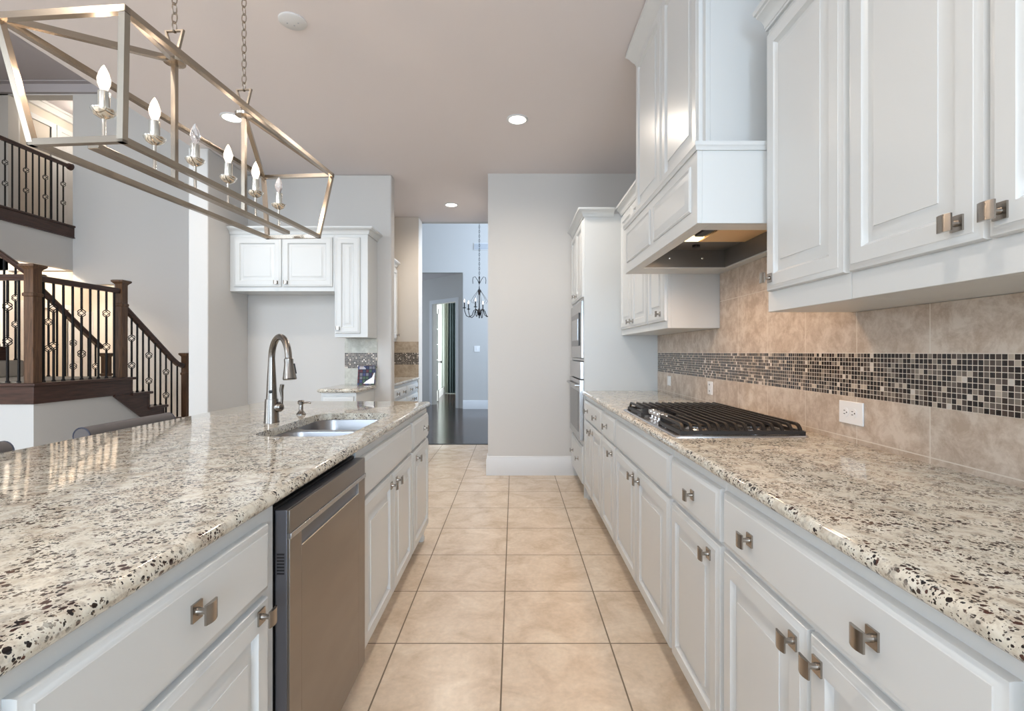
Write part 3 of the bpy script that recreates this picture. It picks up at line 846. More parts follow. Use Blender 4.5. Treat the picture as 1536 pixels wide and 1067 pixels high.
# ------------------------------------------------------------------ cooktop
t = thing('gas_cooktop', 'stainless gas cooktop with black cast-iron grates on the right counter', 'cooktop', (0.614, 1.87, 0.9145))
CW, CL = 0.517, 0.900
g = MB()
g.loft([[(*p, z) for p in rrect(i, CW-i, i, CL-i, 0.02, 3)] for i, z in ((0, 0), (0, 0.003), (0.003, 0.0075), (0.012, 0.0085), (0.020, 0.004), (0.03, 0.003))])
g.build('steel_tray', 'steel', t)
burn = [(0.15, 0.17, 0.040), (0.38, 0.17, 0.030), (0.30, 0.45, 0.050), (0.15, 0.73, 0.034), (0.38, 0.73, 0.040)]
for bx_, by_, br_ in burn:
    o = MB().lathe([(br_+0.012, 0.003), (br_+0.012, 0.010), (br_, 0.016), (br_, 0.022)], (bx_, by_, 0), 20).build('burner', 'steel', t)
    MB().lathe([(br_-0.004, 0.022), (br_-0.002, 0.028), (br_-0.008, 0.032), (0.001, 0.033)], (bx_, by_, 0), 20).build('burner_cap', 'iron', o)
def grate(y0, y1, x0f):
    """one grate section: frame with arched bars running along y"""
    g = MB()
    zt, zb = 0.046, 0.010
    # low frame
    for ya in (y0, y1):
        g.box(x0f, CW-0.02, ya-0.006, ya+0.006, zb, zb+0.014)
        if 0.1 < ya < 0.8:
            g.box(x0f, CW-0.02, ya-0.005, ya+0.005, zb+0.014, zt-0.003)
    g.box(x0f-0.006, x0f+0.006, y0, y1, zb, zb+0.014).box(CW-0.026, CW-0.014, y0, y1, zb, zb+0.014)
    n = max(2, round((CW-0.04-x0f)/0.034))
    for k in range(n+1):
        x = x0f+0.004+(CW-0.03-x0f)*k/n
        lo = [(x, y0, zb+0.008), (x, y0+0.007, zt-0.016), (x, y0+0.018, zt-0.004), (x, y0+0.032, zt)] if y0 < 0.1 else [(x, y0-0.004, zt-0.001), (x, y0+0.004, zt)]
        hi = [(x, y1-0.032, zt), (x, y1-0.018, zt-0.004), (x, y1-0.007, zt-0.016), (x, y1, zb+0.008)] if y1 > 0.8 else [(x, y1-0.004, zt), (x, y1+0.004, zt-0.001)]
        p = lo+hi
        g.tube(p, 0.0052, square=True, up=(1, 0, 0))
    ym = (y0+y1)/2
    g.box(x0f+0.01, CW-0.024, ym-0.004, ym+0.004, zt-0.014, zt-0.003)
    for x, y in ((x0f, y0), (CW-0.02, y0), (x0f, y1), (CW-0.02, y1)):
        g.box(x-0.008, x+0.008, y-0.008, y+0.008, 0.0035, zb+0.012)
    return g
grate(0.022, 0.298, 0.032).build('grate', 'iron', t)
grate(0.312, 0.588, 0.145).build('grate', 'iron', t)
grate(0.602, 0.878, 0.032).build('grate', 'iron', t)
for k in range(5):
    y = 0.345+0.056*k
    x = 0.055
    MB().lathe([(0.022, 0.003), (0.022, 0.006), (0.010, 0.008), (0.009, 0.020), (0.021, 0.022), (0.023, 0.026), (0.023, 0.040), (0.020, 0.044), (0.001, 0.045)], (x+0.02, y, 0), 16).build('burner_knob', 'chrome', t)

# ------------------------------------------------------------------ outlets and switches
def plate(name, label, loc, rz, w_, h_, kind, cat):
    t = thing(name, label, cat, loc, rz)
    MB().box(-w_/2, w_/2, -0.006, 0, -h_/2, h_/2).build('cover_plate', 'plate', t, 0.002)
    if kind == 'outlet':
        for s in (-1, 1):
            f = MB().lathe([(0.017, -0.006), (0.017, -0.0075), (0.001, -0.008)], (s*0.021-0.004, 0, 0), 18, 'y').build('socket', 'plate', t)
            g = MB()
            for dz in (-0.006, 0.006):
                g.box(s*0.021-0.012, s*0.021-0.004, -0.0086, -0.0078, dz-0.0012, dz+0.0012)
            g.lathe([(0.0025, -0.0078), (0.0025, -0.0086)], (s*0.021+0.004, 0, 0), 8, 'y')
            g.build('slots', 'outlet_slot', f)
    elif kind == 'vert':
        for s in (-1, 1):
            f = MB().box(-0.016, 0.016, -0.0078, -0.006, s*0.02-0.014, s*0.02+0.014).build('socket', 'plate', t, 0.001)
            MB().box(-0.007, -0.004, -0.0086, -0.0078, s*0.02-0.004, s*0.02+0.006).box(0.004, 0.007, -0.0086, -0.0078, s*0.02-0.004, s*0.02+0.006).build('slots', 'outlet_slot', f)
    else:
        MB().box(-0.016, 0.016, -0.010, -0.006, -0.032, 0.032).build('rocker', 'plate', t, 0.001)
    return t
plate('wall_outlet', 'wide white double outlet below the mosaic, right of the cooktop', (1.221, 1.775, 1.022), -PI/2, 0.125, 0.082, 'outlet', 'outlet')
plate('wall_outlet', 'white outlet on the tile straight behind the cooktop', (1.221, 3.05, 1.020), -PI/2, 0.072, 0.082, 'vert', 'outlet')
plate('light_switch', 'white switch plate on the tile near the oven tower', (1.221, 3.86, 1.018), -PI/2, 0.075, 0.075, 'switch', 'switch')
plate('light_switch', 'white light switch on the blue-lit foyer wall', (-0.81, 10.75, 1.32), 0, 0.12, 0.13, 'switch', 'switch')
t = thing('air_vent', 'grey air vent grille high on the foyer wall', 'vent', (-0.68, 10.75, 3.56))
MB().box(-0.20, 0.20, -0.012, 0, -0.075, 0.075).build('frame', 'trim', t, 0.002)
g = MB()
for k in range(7):
    z = -0.054+0.018*k
    g.box(-0.18, 0.18, -0.018, -0.013, z-0.005, z+0.003)
g.build('louvres', 'vent', t)

# ------------------------------------------------------------------ kitchen island
XI = -0.582
def ib(label, yn, yf, fr, **k):
    f = [(kd, a-yn, b_-yn, z0, z1, [(ky-yn, kz) for ky, kz in kn]) for kd, a, b_, z0, z1, kn in fr]
    return cabinet('island_cabinet', label, '+X', (XI, yn, 0), yf-yn, 0.60, 0.0, 0.880, f, toe=0.10, **k)
ib('white island cabinet left of the picture frame, mostly out of sight', -0.26, 0.533,
   [('drawer', -0.24, 0.515, DB, DT, [(0.15, 0.772)]), ('door', -0.24, 0.133, PB, PT, [(0.09, KZ)]), ('door', 0.141, 0.515, PB, PT, [(0.19, KZ)])])
ib('white island cabinet in the lower left corner, one wide drawer over a door', 0.535, 1.186,
   [('drawer', 0.558, 1.136, DB, DT, [(0.866, 0.784)]), ('door', 0.558, 1.136, PB, PT, [(1.088, 0.655)])])
ib('white island sink cabinet just past the dishwasher, two doors', 1.806, 2.728,
   [('front', 1.830, 2.712, DB, DT, []), ('door', 1.830, 2.285, PB, PT, [(2.245, KZ)]), ('door', 2.293, 2.712, PB, PT, [(2.345, KZ)])])
ib('narrow white island cabinet at the far end, one drawer over one door', 2.730, 3.262,
   [('drawer', 2.745, 3.235, DB, DT, [(3.06, 0.770)]), ('door', 2.745, 3.235, PB, PT, [(2.83, KZ)])], feet=[0.50])
t = thing('island_seating_wall', 'white back of the island facing the bar stools', 'island back', (-1.19, 1.5, 0))
MB().box(-0.02, 0.0, -1.76, 1.762, 0.0, 0.878).build('panel', 'cab', t)
g = MB()
for y in (-1.7, -0.5, 0.7, 1.68):
    g.prism([(-0.34, 0.878), (-0.34, 0.84), (-0.10, 0.62), (-0.02, 0.56), (-0.02, 0.878)], 'y', y-0.03, y+0.03)
g.build('bracket', 'cab', t)
def outl(i):
    return rrect(-1.680+i, -0.557-i, -0.60+i, 3.300-i, 0.030, 5)
hole = rrect(-1.035, -0.655, 1.905, 2.640, 0.085, 8)
tag(slab('island_countertop', outl, [hole], 0.880, 0.914, 'granite', 0.017), 'large speckled granite island countertop with sink cutout', 'countertop')

# sink
t = thing('double_sink', 'stainless double-bowl undermount sink in the island', 'sink', (-0.845, 2.27, 0.879))
def bowl(x0, x1, y0, y1, r):
    rings = []
    for i, z in ((0, 0.0), (0.002, -0.006), (0.006, -0.10), (0.014, -0.165), (0.030, -0.188), (0.055, -0.196)):
        rings.append([(*p, z) for p in rrect(x0+i, x1-i, y0+i, y1-i, r, 8)])
    out = []
    for i, z in ((0.055, -0.199), (0.028, -0.191), (0.011, -0.167), (0.003, -0.10), (-0.001, -0.006), (-0.002, 0.0)):
        out.append([(*p, z) for p in rrect(x0+i, x1-i, y0+i, y1-i, r, 8)])
    return rings, out
for y0, y1 in ((-0.372, -0.018), (0.018, 0.378)):
    rg, og = bowl(-0.198, 0.198, y0, y1, 0.10)
    g = MB()
    g.loft(rg, cap0=False).loft(og, cap1=False)
    bw = g.build('bowl', 'sink', t)
    MB().lathe([(0.055, -0.1955), (0.055, -0.1935), (0.045, -0.1925), (0.03, -0.1945), (0.001, -0.195)], (0, (y0+y1)/2, 0), 20).build('drain', 'chrome', bw)
bm = bmesh.new()
el = []
for loop in ([(p[0], p[1]) for p in rrect(-0.225, 0.225, -0.395, 0.400, 0.10, 8)], rrect(-0.196, 0.196, -0.370, -0.020, 0.10, 8), rrect(-0.196, 0.196, 0.020, 0.376, 0.10, 8)):
    vs = [bm.verts.new((p[0], p[1], 0.0)) for p in loop]
    el += [bm.edges.new((vs[i], vs[(i+1) % len(vs)])) for i in range(len(vs))]
bmesh.ops.triangle_fill(bm, edges=el, use_beauty=True)
bmesh.ops.solidify(bm, geom=bm.faces[:], thickness=0.0015)
g = MB(); g.bm.free(); g.bm = bm
g.build('flange', 'sink', t)

# faucet
FX, FY = -1.127, 2.285
t = thing('kitchen_faucet', 'tall brushed nickel pull-down faucet standing behind the island sink', 'faucet', (FX, FY, 0.914))
MB().lathe([(0.034, 0), (0.034, 0.004), (0.0325, 0.008), (0.0285, 0.105), (0.0275, 0.110), (0.001, 0.111)], n=24).build('base', 'faucet', t)
dv = Vector((0.147, -0.135, 0)).normalized()
reach = 0.185
pth, rad = [], []
for k in range(7):
    pth.append(Vector((0, 0, 0.110+0.19*k/6))); rad.append(0.0240-0.0095*k/6)
R_ = reach/2
cz = 0.297
for k in range(1, 17):
    a = PI*k/16*0.985
    pth.append(dv*(R_-R_*math.cos(a)) + Vector((0, 0, cz+R_*math.sin(a)*1.08))); rad.append(0.0145)
nk = MB().tube(pth, rad, 16).build('neck', 'faucet', t)
e = pth[-1]; dirv = (pth[-1]-pth[-2]).normalized()
hp = [e, e+dirv*0.005, e+dirv*0.025, e+dirv*0.070, e+dirv*0.092, e+dirv*0.096]
sh_ = MB().tube(hp, [0.0150, 0.0190, 0.0185, 0.0255, 0.0290, 0.0265], 18).build('spray_head', 'faucet', t)
side = dv.cross(Vector((0, 0, 1)))
MB().tube([hp[2]-side*0.014+Vector((0.006, 0, 0)), hp[3]-side*0.019+Vector((0.006, 0, 0))], [0.006, 0.007], 8).build('spray_button', 'black', sh_)
MB().lathe([(0.001, -0.0255), (0.006, -0.025), (0.008, -0.0238), (0.008, -0.019)], (0.006, 0, 0.145), 10, 'y').build('sensor', 'black', nk)
hb = MB().tube([(0.022, 0.0, 0.070), (0.040, 0.0, 0.074), (0.050, 0.0, 0.076), (0.056, 0, 0.077)], [0.022, 0.0235, 0.017, 0.004], 16).build('handle_ball', 'faucet', t)
MB().tube([(0.046, 0, 0.085), (0.050, -0.002, 0.115), (0.047, -0.004, 0.150), (0.052, -0.006, 0.178)], [0.006, 0.0055, 0.009, 0.0095], 10).build('lever', 'faucet', hb)

t = thing('soap_dispenser', 'small nickel soap dispenser right of the faucet', 'soap dispenser', (-1.12, 2.585, 0.914))
MB().lathe([(0.024, 0), (0.024, 0.004), (0.016, 0.014), (0.011, 0.020), (0.010, 0.052), (0.0165, 0.056), (0.0175, 0.068), (0.012, 0.075), (0.001, 0.076)], n=18).build('body', 'faucet', t)
MB().tube([(0.010, 0, 0.062), (0.040, -0.004, 0.064), (0.052, -0.006, 0.060)], [0.006, 0.005, 0.0045], 8).build('spout', 'faucet', t)

# ------------------------------------------------------------------ dishwasher
t = thing('dishwasher', 'built-in stainless dishwasher in the island with a pocket handle', 'dishwasher', (XI, 1.192, 0), PI/2)
W_ = 0.606
MB().box(0.004, W_-0.004, 0.002, 0.56, 0.105, 0.862).build('tub', 'black', t)
fb, ff = -0.001, -0.037
g = MB()
g.box(0.002, W_-0.002, -0.030, fb, 0.112, 0.856)
sd = g.build('door_core', 'dw_side', t, 0.001)
g = MB()
g.box(0.010, 0.016, -0.003, -0.027, 0.70, 0.701)
g = MB()
for k in range(7):
    z = 0.700+0.0078*k
    g.box(0.0012, 0.0022, -0.024, -0.006, z, z+0.0042)
g.build('side_vent', 'black', sd)
g = MB()
g.box(0.002, W_-0.002, ff, -0.0302, 0.800, 0.856)          # control strip
g.box(0.002, 0.070, ff, -0.0302, 0.112, 0.786).box(W_-0.075, W_-0.002, ff, -0.0302, 0.112, 0.786)
g.box(0.070, W_-0.075, ff, -0.0302, 0.112, 0.745)
g.build('steel_front', 'dw', t, 0.0008)
MB().box(0.002, W_-0.002, ff-0.004, -0.0302, 0.786, 0.800).build('handle_bar', 'steel', t, 0.001)
pk = MB().box(0.0705, W_-0.0755, -0.0312, -0.0302, 0.7455, 0.7855).build('handle_pocket', 'dw_side', t)
MB().box(0.0705, W_-0.0755, -0.0385, -0.0313, 0.7455, 0.7485).build('pocket_lip', 'chrome', pk)
MB().box(0.01, W_-0.01, 0.05, 0.07, 0.0, 0.105).build('toe_kick', 'black', t)

# ------------------------------------------------------------------ fridge-alcove cabinets
cabinet('upper_cabinet', 'white two-door wall cabinet over the empty refrigerator alcove', '-Y', (-2.705, 4.68, 0), 0.996, 0.318, 1.824, 2.40,
        [('door', 0.045, 0.494, 1.865, 2.335, [(0.452, 1.905)]), ('door', 0.502, 0.980, 1.865, 2.335, [(0.545, 1.905)])],
        crown=[(0, 0), (0.996, 0)], crown_z=2.365, open_box=False)
cabinet('upper_cabinet', 'tall narrow white wall cabinet above the colourful book', '-Y', (-1.708, 4.68, 0), 0.315, 0.318, 1.385, 2.40,
        [('door', 0.012, 0.245, 1.42, 2.335, [(0.040, 1.47)])], crown=[(0, 0), (0.315, 0), (0.315, 0.318)], crown_z=2.365, open_box=False)
cabinet('base_cabinet', 'small white base cabinet under the colourful book', '-Y', (-1.735, 4.42, 0), 0.315, 0.577, 0.0, 0.880,
        [('drawer', 0.02, 0.295, DB, DT, [(0.157, 0.77)]), ('door', 0.02, 0.295, PB, PT, [(0.06, KZ)])], toe=0.10)
tag(slab('granite_countertop', lambda i: rrect(-1.765+i, -1.395-i, 4.385+i, 4.988-i, 0.018, 4), [], 0.880, 0.914, 'granite', 0.016), 'small granite countertop with the colourful book on it', 'countertop')
# the book, leaning on the tile
t = thing('cookbook', 'dark book with colourful picture grid leaning on small backsplash', 'book', (-1.475, 4.915, 0.9145), math.radians(4))
g = MB().box(-0.085, 0.085, -0.010, 0.010, 0, 0.195)
g.xform(Matrix.Rotation(math.radians(-12), 4, 'X'))
g.build('pages', 'plate', t)
g = MB().box(-0.088, 0.088, -0.0125, -0.0102, 0.0, 0.198)
g.xform(Matrix.Rotation(math.radians(-12), 4, 'X'))
cv = g.build('cover', 'cover', t)
g = MB().prism([(-0.03, 0.012), (0.074, 0.012), (0.080, 0.12), (0.072, 0.125), (0.052, 0.075), (0.0, 0.040)], 'y', -0.0132, -0.0128)
g.xform(Matrix.Rotation(math.radians(-12), 4, 'X'))
g.build('cover_swoosh', 'plate', cv)
for a, c, z0, z1, mm_ in ((-0.075, -0.015, 0.205, 0.228, 'plate'), ):
    g = MB()
    # three short printed lines at the top of the cover
    g.box(-0.075, -0.012, -0.0132, -0.0128, 0.160, 0.166).box(-0.075, -0.02, -0.0132, -0.0128, 0.172, 0.177).box(-0.075, -0.03, -0.0132, -0.0128, 0.184, 0.188)
    g.xform(Matrix.Rotation(math.radians(-12), 4, 'X'))
    g.build('cover_print', 'plate', cv)

# ------------------------------------------------------------------ pantry passage
f = [('drawer', 0.03, 0.66, 0.735, 0.848, [(0.18, 0.79), (0.48, 0.79)]), ('drawer', 0.70, 1.35, 0.735, 0.848, [(0.86, 0.79), (1.18, 0.79)]),
     ('door', 0.03, 0.34, PB, 0.715, [(0.30, 0.66)]), ('door', 0.35, 0.66, PB, 0.715, [(0.39, 0.66)]), ('door', 0.70, 1.02, PB, 0.715, [(0.98, 0.66)]), ('door', 1.03, 1.35, PB, 0.715, [(1.07, 0.66)])]
cabinet('base_cabinet', 'white base cabinet in the pantry passage, row of small knobs', '+X', (-1.285, 5.14, 0), 1.395, 0.60, 0.0, 0.880, f, toe=0.10)
counter('granite_countertop', 'narrow granite countertop in the pantry passage', -1.898, -1.258, 5.132, 6.538, side='+X')
cabinet('upper_cabinet', 'white wall cabinet in the pantry passage seen edge-on', '+X', (-1.565, 5.14, 0), 1.40, 0.33, 1.385, 2.40,
        [('door', 0.02, 0.46, 1.42, 2.34, [(0.42, 1.47)]), ('door', 0.47, 0.92, 1.42, 2.34, [(0.51, 1.47)]), ('door', 0.93, 1.385, 1.42, 2.34, [(1.34, 1.47)])],
        crown=[(0, 0), (1.40, 0)], crown_z=2.365, open_box=False)

# ------------------------------------------------------------------ bar stools
def stool(y, label):
    t = thing('bar_stool', label, 'bar stool', (-1.72, y, 0), PI/2, 'upholstered bar stools behind the island')
    # local: x = along the island, front (-y local) faces the island (+X world)
    g = MB()
    g.loft([[(*p, z) for p in rrect(-0.23+i, 0.23-i, -0.23+i, 0.20-i, 0.05, 4)] for i, z in ((0.01, 0.58), (0, 0.59), (0, 0.655), (0.012, 0.675), (0.05, 0.685))])
    g.build('seat', 'fabric', t)
    g = MB()
    g.loft([[(x*s_, y_, z) for x, y_ in ((-0.25, a), (0.25, a), (0.25, a+0.045), (-0.25, a+0.045))] for a, z, s_ in ((0.165, 0.60, 0.93), (0.185, 0.74, 1.0), (0.205, 0.87, 1.04))])
    bk = g.build('backrest', 'fabric', t, 0.012)
    # rolled top of the backrest
    g = MB()
    g.lathe([(0.034, -0.278), (0.040, -0.272), (0.041, 0.0), (0.040, 0.272), (0.034, 0.278)], (0, 0.228, 0.862), 20, 'x')
    rl = g.build('rolled_top', 'fabric', bk)
    for s in (-1, 1):
        MB().tube([(s*0.276, 0.228+0.038*math.cos(2*PI*k/20), 0.862+0.038*math.sin(2*PI*k/20)) for k in range(20)], 0.0035, 6, close=True).build('piping', 'piping', rl)
    for sx in (-1, 1):
        for sy, yy in ((-1, -0.19), (1, 0.17)):
            MB().tube([(sx*0.19, yy, 0.585), (sx*0.215, yy+sy*0.03, 0.0)], [0.024, 0.016], square=True).build('leg', 'wood_v', t)
    MB().box(-0.195, 0.195, -0.212, -0.190, 0.24, 0.265).box(-0.20, 0.20, 0.178, 0.200, 0.30, 0.325).build('footrest', 'wood_v', t)
    return t
stool(2.49, 'grey upholstered bar stool with rolled back showing above the island edge')
stool(1.60, 'grey upholstered bar stool cut off by the left picture edge')

# ------------------------------------------------------------------ staircase
LZ = 0.963      # landing height
XS = -4.40      # open side of the stairs
st = thing('staircase', 'dark wood and white staircase with landing beyond the island', 'staircase', (XS, 4.5, 0))
def stp(mb, name, m, **k):
    o = mb.build(name, m, st, **k)
    o.matrix_parent_inverse = Matrix.Translation(-Vector(st.location))
    return o
stp(MB().box(-7.0, XS-0.02, 4.52, 5.41, 0, 0.765).prism([(5.41, 0), (5.41, 0.765), (6.50, 0.0)], 'x', XS-0.12, XS-0.02), 'base_wall', 'wall')
stp(MB().box(-7.0, XS, 4.50, 5.66, 0.765, LZ-0.035), 'landing_fascia', 'wood_h', bevel=0.003)
stp(MB().box(-7.0, XS+0.025, 4.48, 5.70, LZ-0.035, LZ-0.005), 'landing_nosing', 'wood_h', bevel=0.006)
stp(MB().box(-5.33, XS-0.11, 4.58, 5.62, LZ-0.004, LZ+0.004).box(-5.6, -5.33, 4.58, 5.62, LZ-0.004, LZ+0.004), 'landing_carpet', 'carpet')
# stringer with cut steps
g = MB()
tr, ri = 0.262, 0.19
poly = [(5.41, 0.765), (5.66, 0.765), (5.66, LZ-0.035)]
for k in range(1, 5):
    ya = 5.66+tr*(k-1); zt = LZ-ri*k-0.03
    poly += [(ya+0.02, zt), (ya+tr, zt)]
poly += [(5.66+tr*4, 0.0), (6.50, 0.0)]
g.prism(poly, 'x', XS-0.03, XS)
stp(g, 'stringer', 'wood_h', bevel=0.002)
stp(MB().tube([(XS+0.006, 5.40, 0.765), (XS+0.006, 6.50, 0.0)], 0.012, square=True), 'stringer_trim', 'wood_h')
for k in range(1, 5):
    z = LZ-ri*k
    stp(MB().box(-5.36, XS+0.028, 5.66+tr*(k-1), 5.70+tr*k, z-0.03, z), 'tread', 'wood_h', bevel=0.006)
    stp(MB().box(-5.36, XS+0.002, 5.66+tr*(k-1)-0.02, 5.66+tr*(k-1), z, z+ri-0.03), 'riser', 'wood_h')
stp(MB().box(-5.36, XS+0.002, 5.66+tr*4-0.02, 5.66+tr*4, 0.0, LZ-ri*4-0.03), 'riser', 'wood_h')
# upper flight climbing to the left
for k in range(1, 7):
    z = LZ+ri*k
    x = -5.60-0.262*(k-1)
    stp(MB().box(x-0.29, x, 4.56, 5.62, z-ri, z), 'carpeted_step', 'carpet', bevel=0.015)
# balcony railing, landing railings
def newel(parent, inv, x, y, z0, z1, w=0.145):
    h = w/2
    g = MB()
    sh_r = h*0.86
    def sq(k, z):
        return [(x-k, y-k, z), (x+k, y-k, z), (x+k, y+k, z), (x-k, y+k, z)]
    g.loft([sq(sh_r, z0), sq(sh_r, z1-0.30), sq(h, z1-0.295), sq(h*1.04, z1-0.285), sq(h*1.04, z1-0.270), sq(h*0.86, z1-0.262), sq(h*0.86, z1-0.055),
            sq(h*0.98, z1-0.045), sq(h*1.32, z1-0.028), sq(h*1.42, z1-0.022), sq(h*1.42, z1-0.006), sq(h*1.2, z1)])
    o = g.build('newel_post', 'wood_v', parent)
    o.matrix_parent_inverse = inv
    return o
def baluster(parent, inv, x, y, z0, z1, baskets=0, frac=(0.38, 0.66)):
    g = MB()
    zs = [z0+(z1-z0)*f for f in frac[:baskets]]
    cuts = [z0] + [c for zc in zs for c in (zc-0.045, zc+0.045)] + [z1]
    for za, zb_ in zip(cuts[::2], cuts[1::2]):
        g.tube([(x, y, za), (x, y, zb_)], 0.0075, square=True, up=(1, 0, 0))
    g.lathe([(0.018, 0), (0.016, 0.012), (0.009, 0.022)], (x, y, z0), 6)
    for zc in zs:
        for j in range(4):
            a0 = PI/2*j
            g.tube([(x+math.cos(a0+PI*k/8)*0.037*math.sin(PI*k/8), y+math.sin(a0+PI*k/8)*0.037*math.sin(PI*k/8), zc-0.045+0.09*k/8) for k in range(9)], 0.0044, 4)
        for dz in (-0.055, 0.055):
            g.lathe([(0.008, -0.008), (0.013, 0), (0.008, 0.008)], (x, y, zc+dz), 6)
    o = g.build('baluster', 'wrought', parent)
    o.matrix_parent_inverse = inv
    return o
def rail(parent, inv, pts, w=0.030, h=0.028):
    g = MB()
    P = [Vector(p) for p in pts]
    rings = []
    for i, p in enumerate(P):
        d = (P[min(i+1, len(P)-1)]-P[max(i-1, 0)]).normalized()
        s = d.cross(Vector((0, 0, 1))).normalized()
        u = s.cross(d)
        rings.append([p+s*a*w+u*b_*h for a, b_ in ((-0.7, -1), (0.7, -1), (0.75, -0.3), (1, 0.1), (0.9, 0.75), (0.5, 1), (-0.5, 1), (-0.9, 0.75), (-1, 0.1), (-0.75, -0.3))])
    o = g.loft(rings).build('handrail', 'wood_h', parent)
    o.matrix_parent_inverse = inv
    return o
RZ = 1.935
r1 = thing('stair_railing', 'dark railing with two thick newel posts along the landing and lower flight', 'railing', (XS, 4.5, LZ))
I1 = Matrix.Translation(-Vector(r1.location))
NX = XS-0.055
newel(r1, I1, NX, 4.55, LZ-0.004, 2.055, 0.100)
newel(r1, I1, NX, 5.575, LZ-0.004, 2.060, 0.095)
newel(r1, I1, NX, 6.66, 0.205, 1.235, 0.080)
rail(r1, I1, [(NX, 4.59, RZ), (NX, 5.54, RZ)])
for k in range(9):
    y = 4.55+0.1025*(k+1)
    baluster(r1, I1, NX, y, LZ-0.003, RZ-0.02, {1: 2, 4: 2, 7: 2}.get(k, 0), (0.36, 0.74) if k != 4 else (0.28, 0.72))
def rz2(y):
    return 1.785-0.765*(y-5.58)
rail(r1, I1, [(NX, 5.61, rz2(5.61)), (NX, 6.40, rz2(6.40)), (NX, 6.50, rz2(6.5)+0.012), (NX, 6.61, rz2(6.5)-0.02)])
for k, y in enumerate((5.64, 5.725, 5.81, 5.90, 5.995, 6.10, 6.19, 6.29, 6.39, 6.50)):
    if y < 5.69:
        z0 = LZ-0.003
    else:
        n_ = min(4, int((y-5.70)/tr)+1)
        z0 = LZ-ri*n_+0.0005
    baluster(r1, I1, NX, y, z0, rz2(y)-0.02, 2 if k in (1, 4, 7) else 0, (0.36, 0.72))
# front guard of the landing, running left out of the picture
r2 = thing('stair_railing', 'dark railing across the front of the landing, cut by the left picture edge', 'railing', (-5.2, 4.5, LZ))
I2 = Matrix.Translation(-Vector(r2.location))
rail(r2, I2, [(NX-0.052, 4.55, RZ), (-6.2, 4.55, RZ)])
for k in range(10):
    baluster(r2, I2, NX-0.045-0.105*(k+1)+0.02, 4.55, LZ-0.003, RZ-0.02, 2 if k % 3 == 1 else 0, (0.40, 0.74))
# far side of the lower flight
r3 = thing('stair_railing', 'dark sloping railing on the far side of the lower flight', 'railing', (-5.35, 6.0, 0.8))
I3 = Matrix.Translation(-Vector(r3.location))
XL = -5.31
newel(r3, I3, XL, 6.40, 0.395, 1.235, 0.09)
def rz3(y):
    return 1.80-0.80*(y-5.70)
rail(r3, I3, [(XL, 5.45, rz3(5.45)), (XL, 6.32, rz3(6.32))])
for k in range(8):
    y = 5.50+0.105*k
    n_ = 0 if y < 5.70 else min(4, int((y-5.70)/tr)+1)
    baluster(r3, I3, XL, y, LZ-ri*n_+0.003, rz3(y)-0.02, 2 if k % 3 == 1 else 0, (0.36, 0.70))
# rail of the upper flight
r4 = thing('stair_railing', 'dark railing of the upper flight dropping to the big newel post', 'railing', (-5.6, 5.5, LZ))
I4 = Matrix.Translation(-Vector(r4.location))
rail(r4, I4, [(-7.0, 5.58, 3.22), (-5.42, 5.58, 2.07)])
for k in range(9):
    x = -5.66-0.13*k
    n_ = int((-5.60-x)/0.262)+1
    baluster(r4, I4, x, 5.58, LZ+ri*n_, 2.07+(-5.42-x)*0.728-0.02, 2 if k % 3 == 0 else 0)
newel(r4, I4, -5.42, 5.58, LZ+0.004, 2.13, 0.085)
# small dark box on the carpeted step
t = thing('storage_box', 'small dark wooden box on the carpeted stair at the left picture edge', 'box', (-5.705, 5.30, LZ+ri+0.001))
MB().box(-0.14, 0.10, -0.14, 0.14, 0, 0.13).build('body', 'wood_h', t, 0.006)
MB().box(-0.15, 0.11, -0.15, 0.15, 0.1305, 0.152).build('lid', 'wood_h', t, 0.006)

# ------------------------------------------------------------------ balcony over the hall
XB = -7.30
struct('wall_balcony_end', MB().box(-8.7, XB+0.05, 5.4, 5.6, 2.6, 5.67), 'wall')
struct('wall_balcony', MB().box(XB-0.10, XB, 5.6, 8.13, 2.60, 3.14), 'wall')
struct('floor_balcony', MB().box(-8.7, XB-0.005, 5.6, 8.13, 3.125, 3.30).box(-8.5, -7.2, 8.3, 9.9, 3.125, 3.30), 'carpet')
struct('trim_9', MB().box(XB-0.12, XB+0.03, 5.6, 8.129, 3.141, 3.30).box(XB-0.12, XB+0.05, 5.6, 8.129, 3.301, 3.33).box(XB-0.10, XB+0.045, 5.6, 8.129, 3.125, 3.14), 'wood_h', 0.004)
rb_ = thing('balcony_railing', 'dark railing along the upstairs balcony at the upper left', 'railing', (XB, 7.5, 3.33))
IB = Matrix.Translation(-Vector(rb_.location))
rail(rb_, IB, [(XB-0.03, 5.61, 4.31), (XB-0.03, 8.08, 4.31)])
o = MB().lathe([(0.001, 0), (0.045, 0.0), (0.055, 0.02), (0.055, 0.045), (0.06, 0.05)], (XB-0.03, 8.078, 4.31), 16, 'y').build('wall_rosette', 'wood_h', rb_)
o.matrix_parent_inverse = IB
for k in range(23):
    y = 7.99-0.1015*k
    baluster(rb_, IB, XB-0.03, y, 3.333, 4.285, 2 if k % 3 == 0 else 0, (0.36, 0.68))

# ------------------------------------------------------------------ linear lantern over the island
cx_, cy_ = -1.114, 1.84
yaw = -math.atan2(0.081, 0.9967)
zb = 1.24+0.56
t = thing('lantern_chandelier', 'long nickel open-frame lantern chandelier hanging over the island', 'chandelier', (cx_, cy_, zb), yaw)
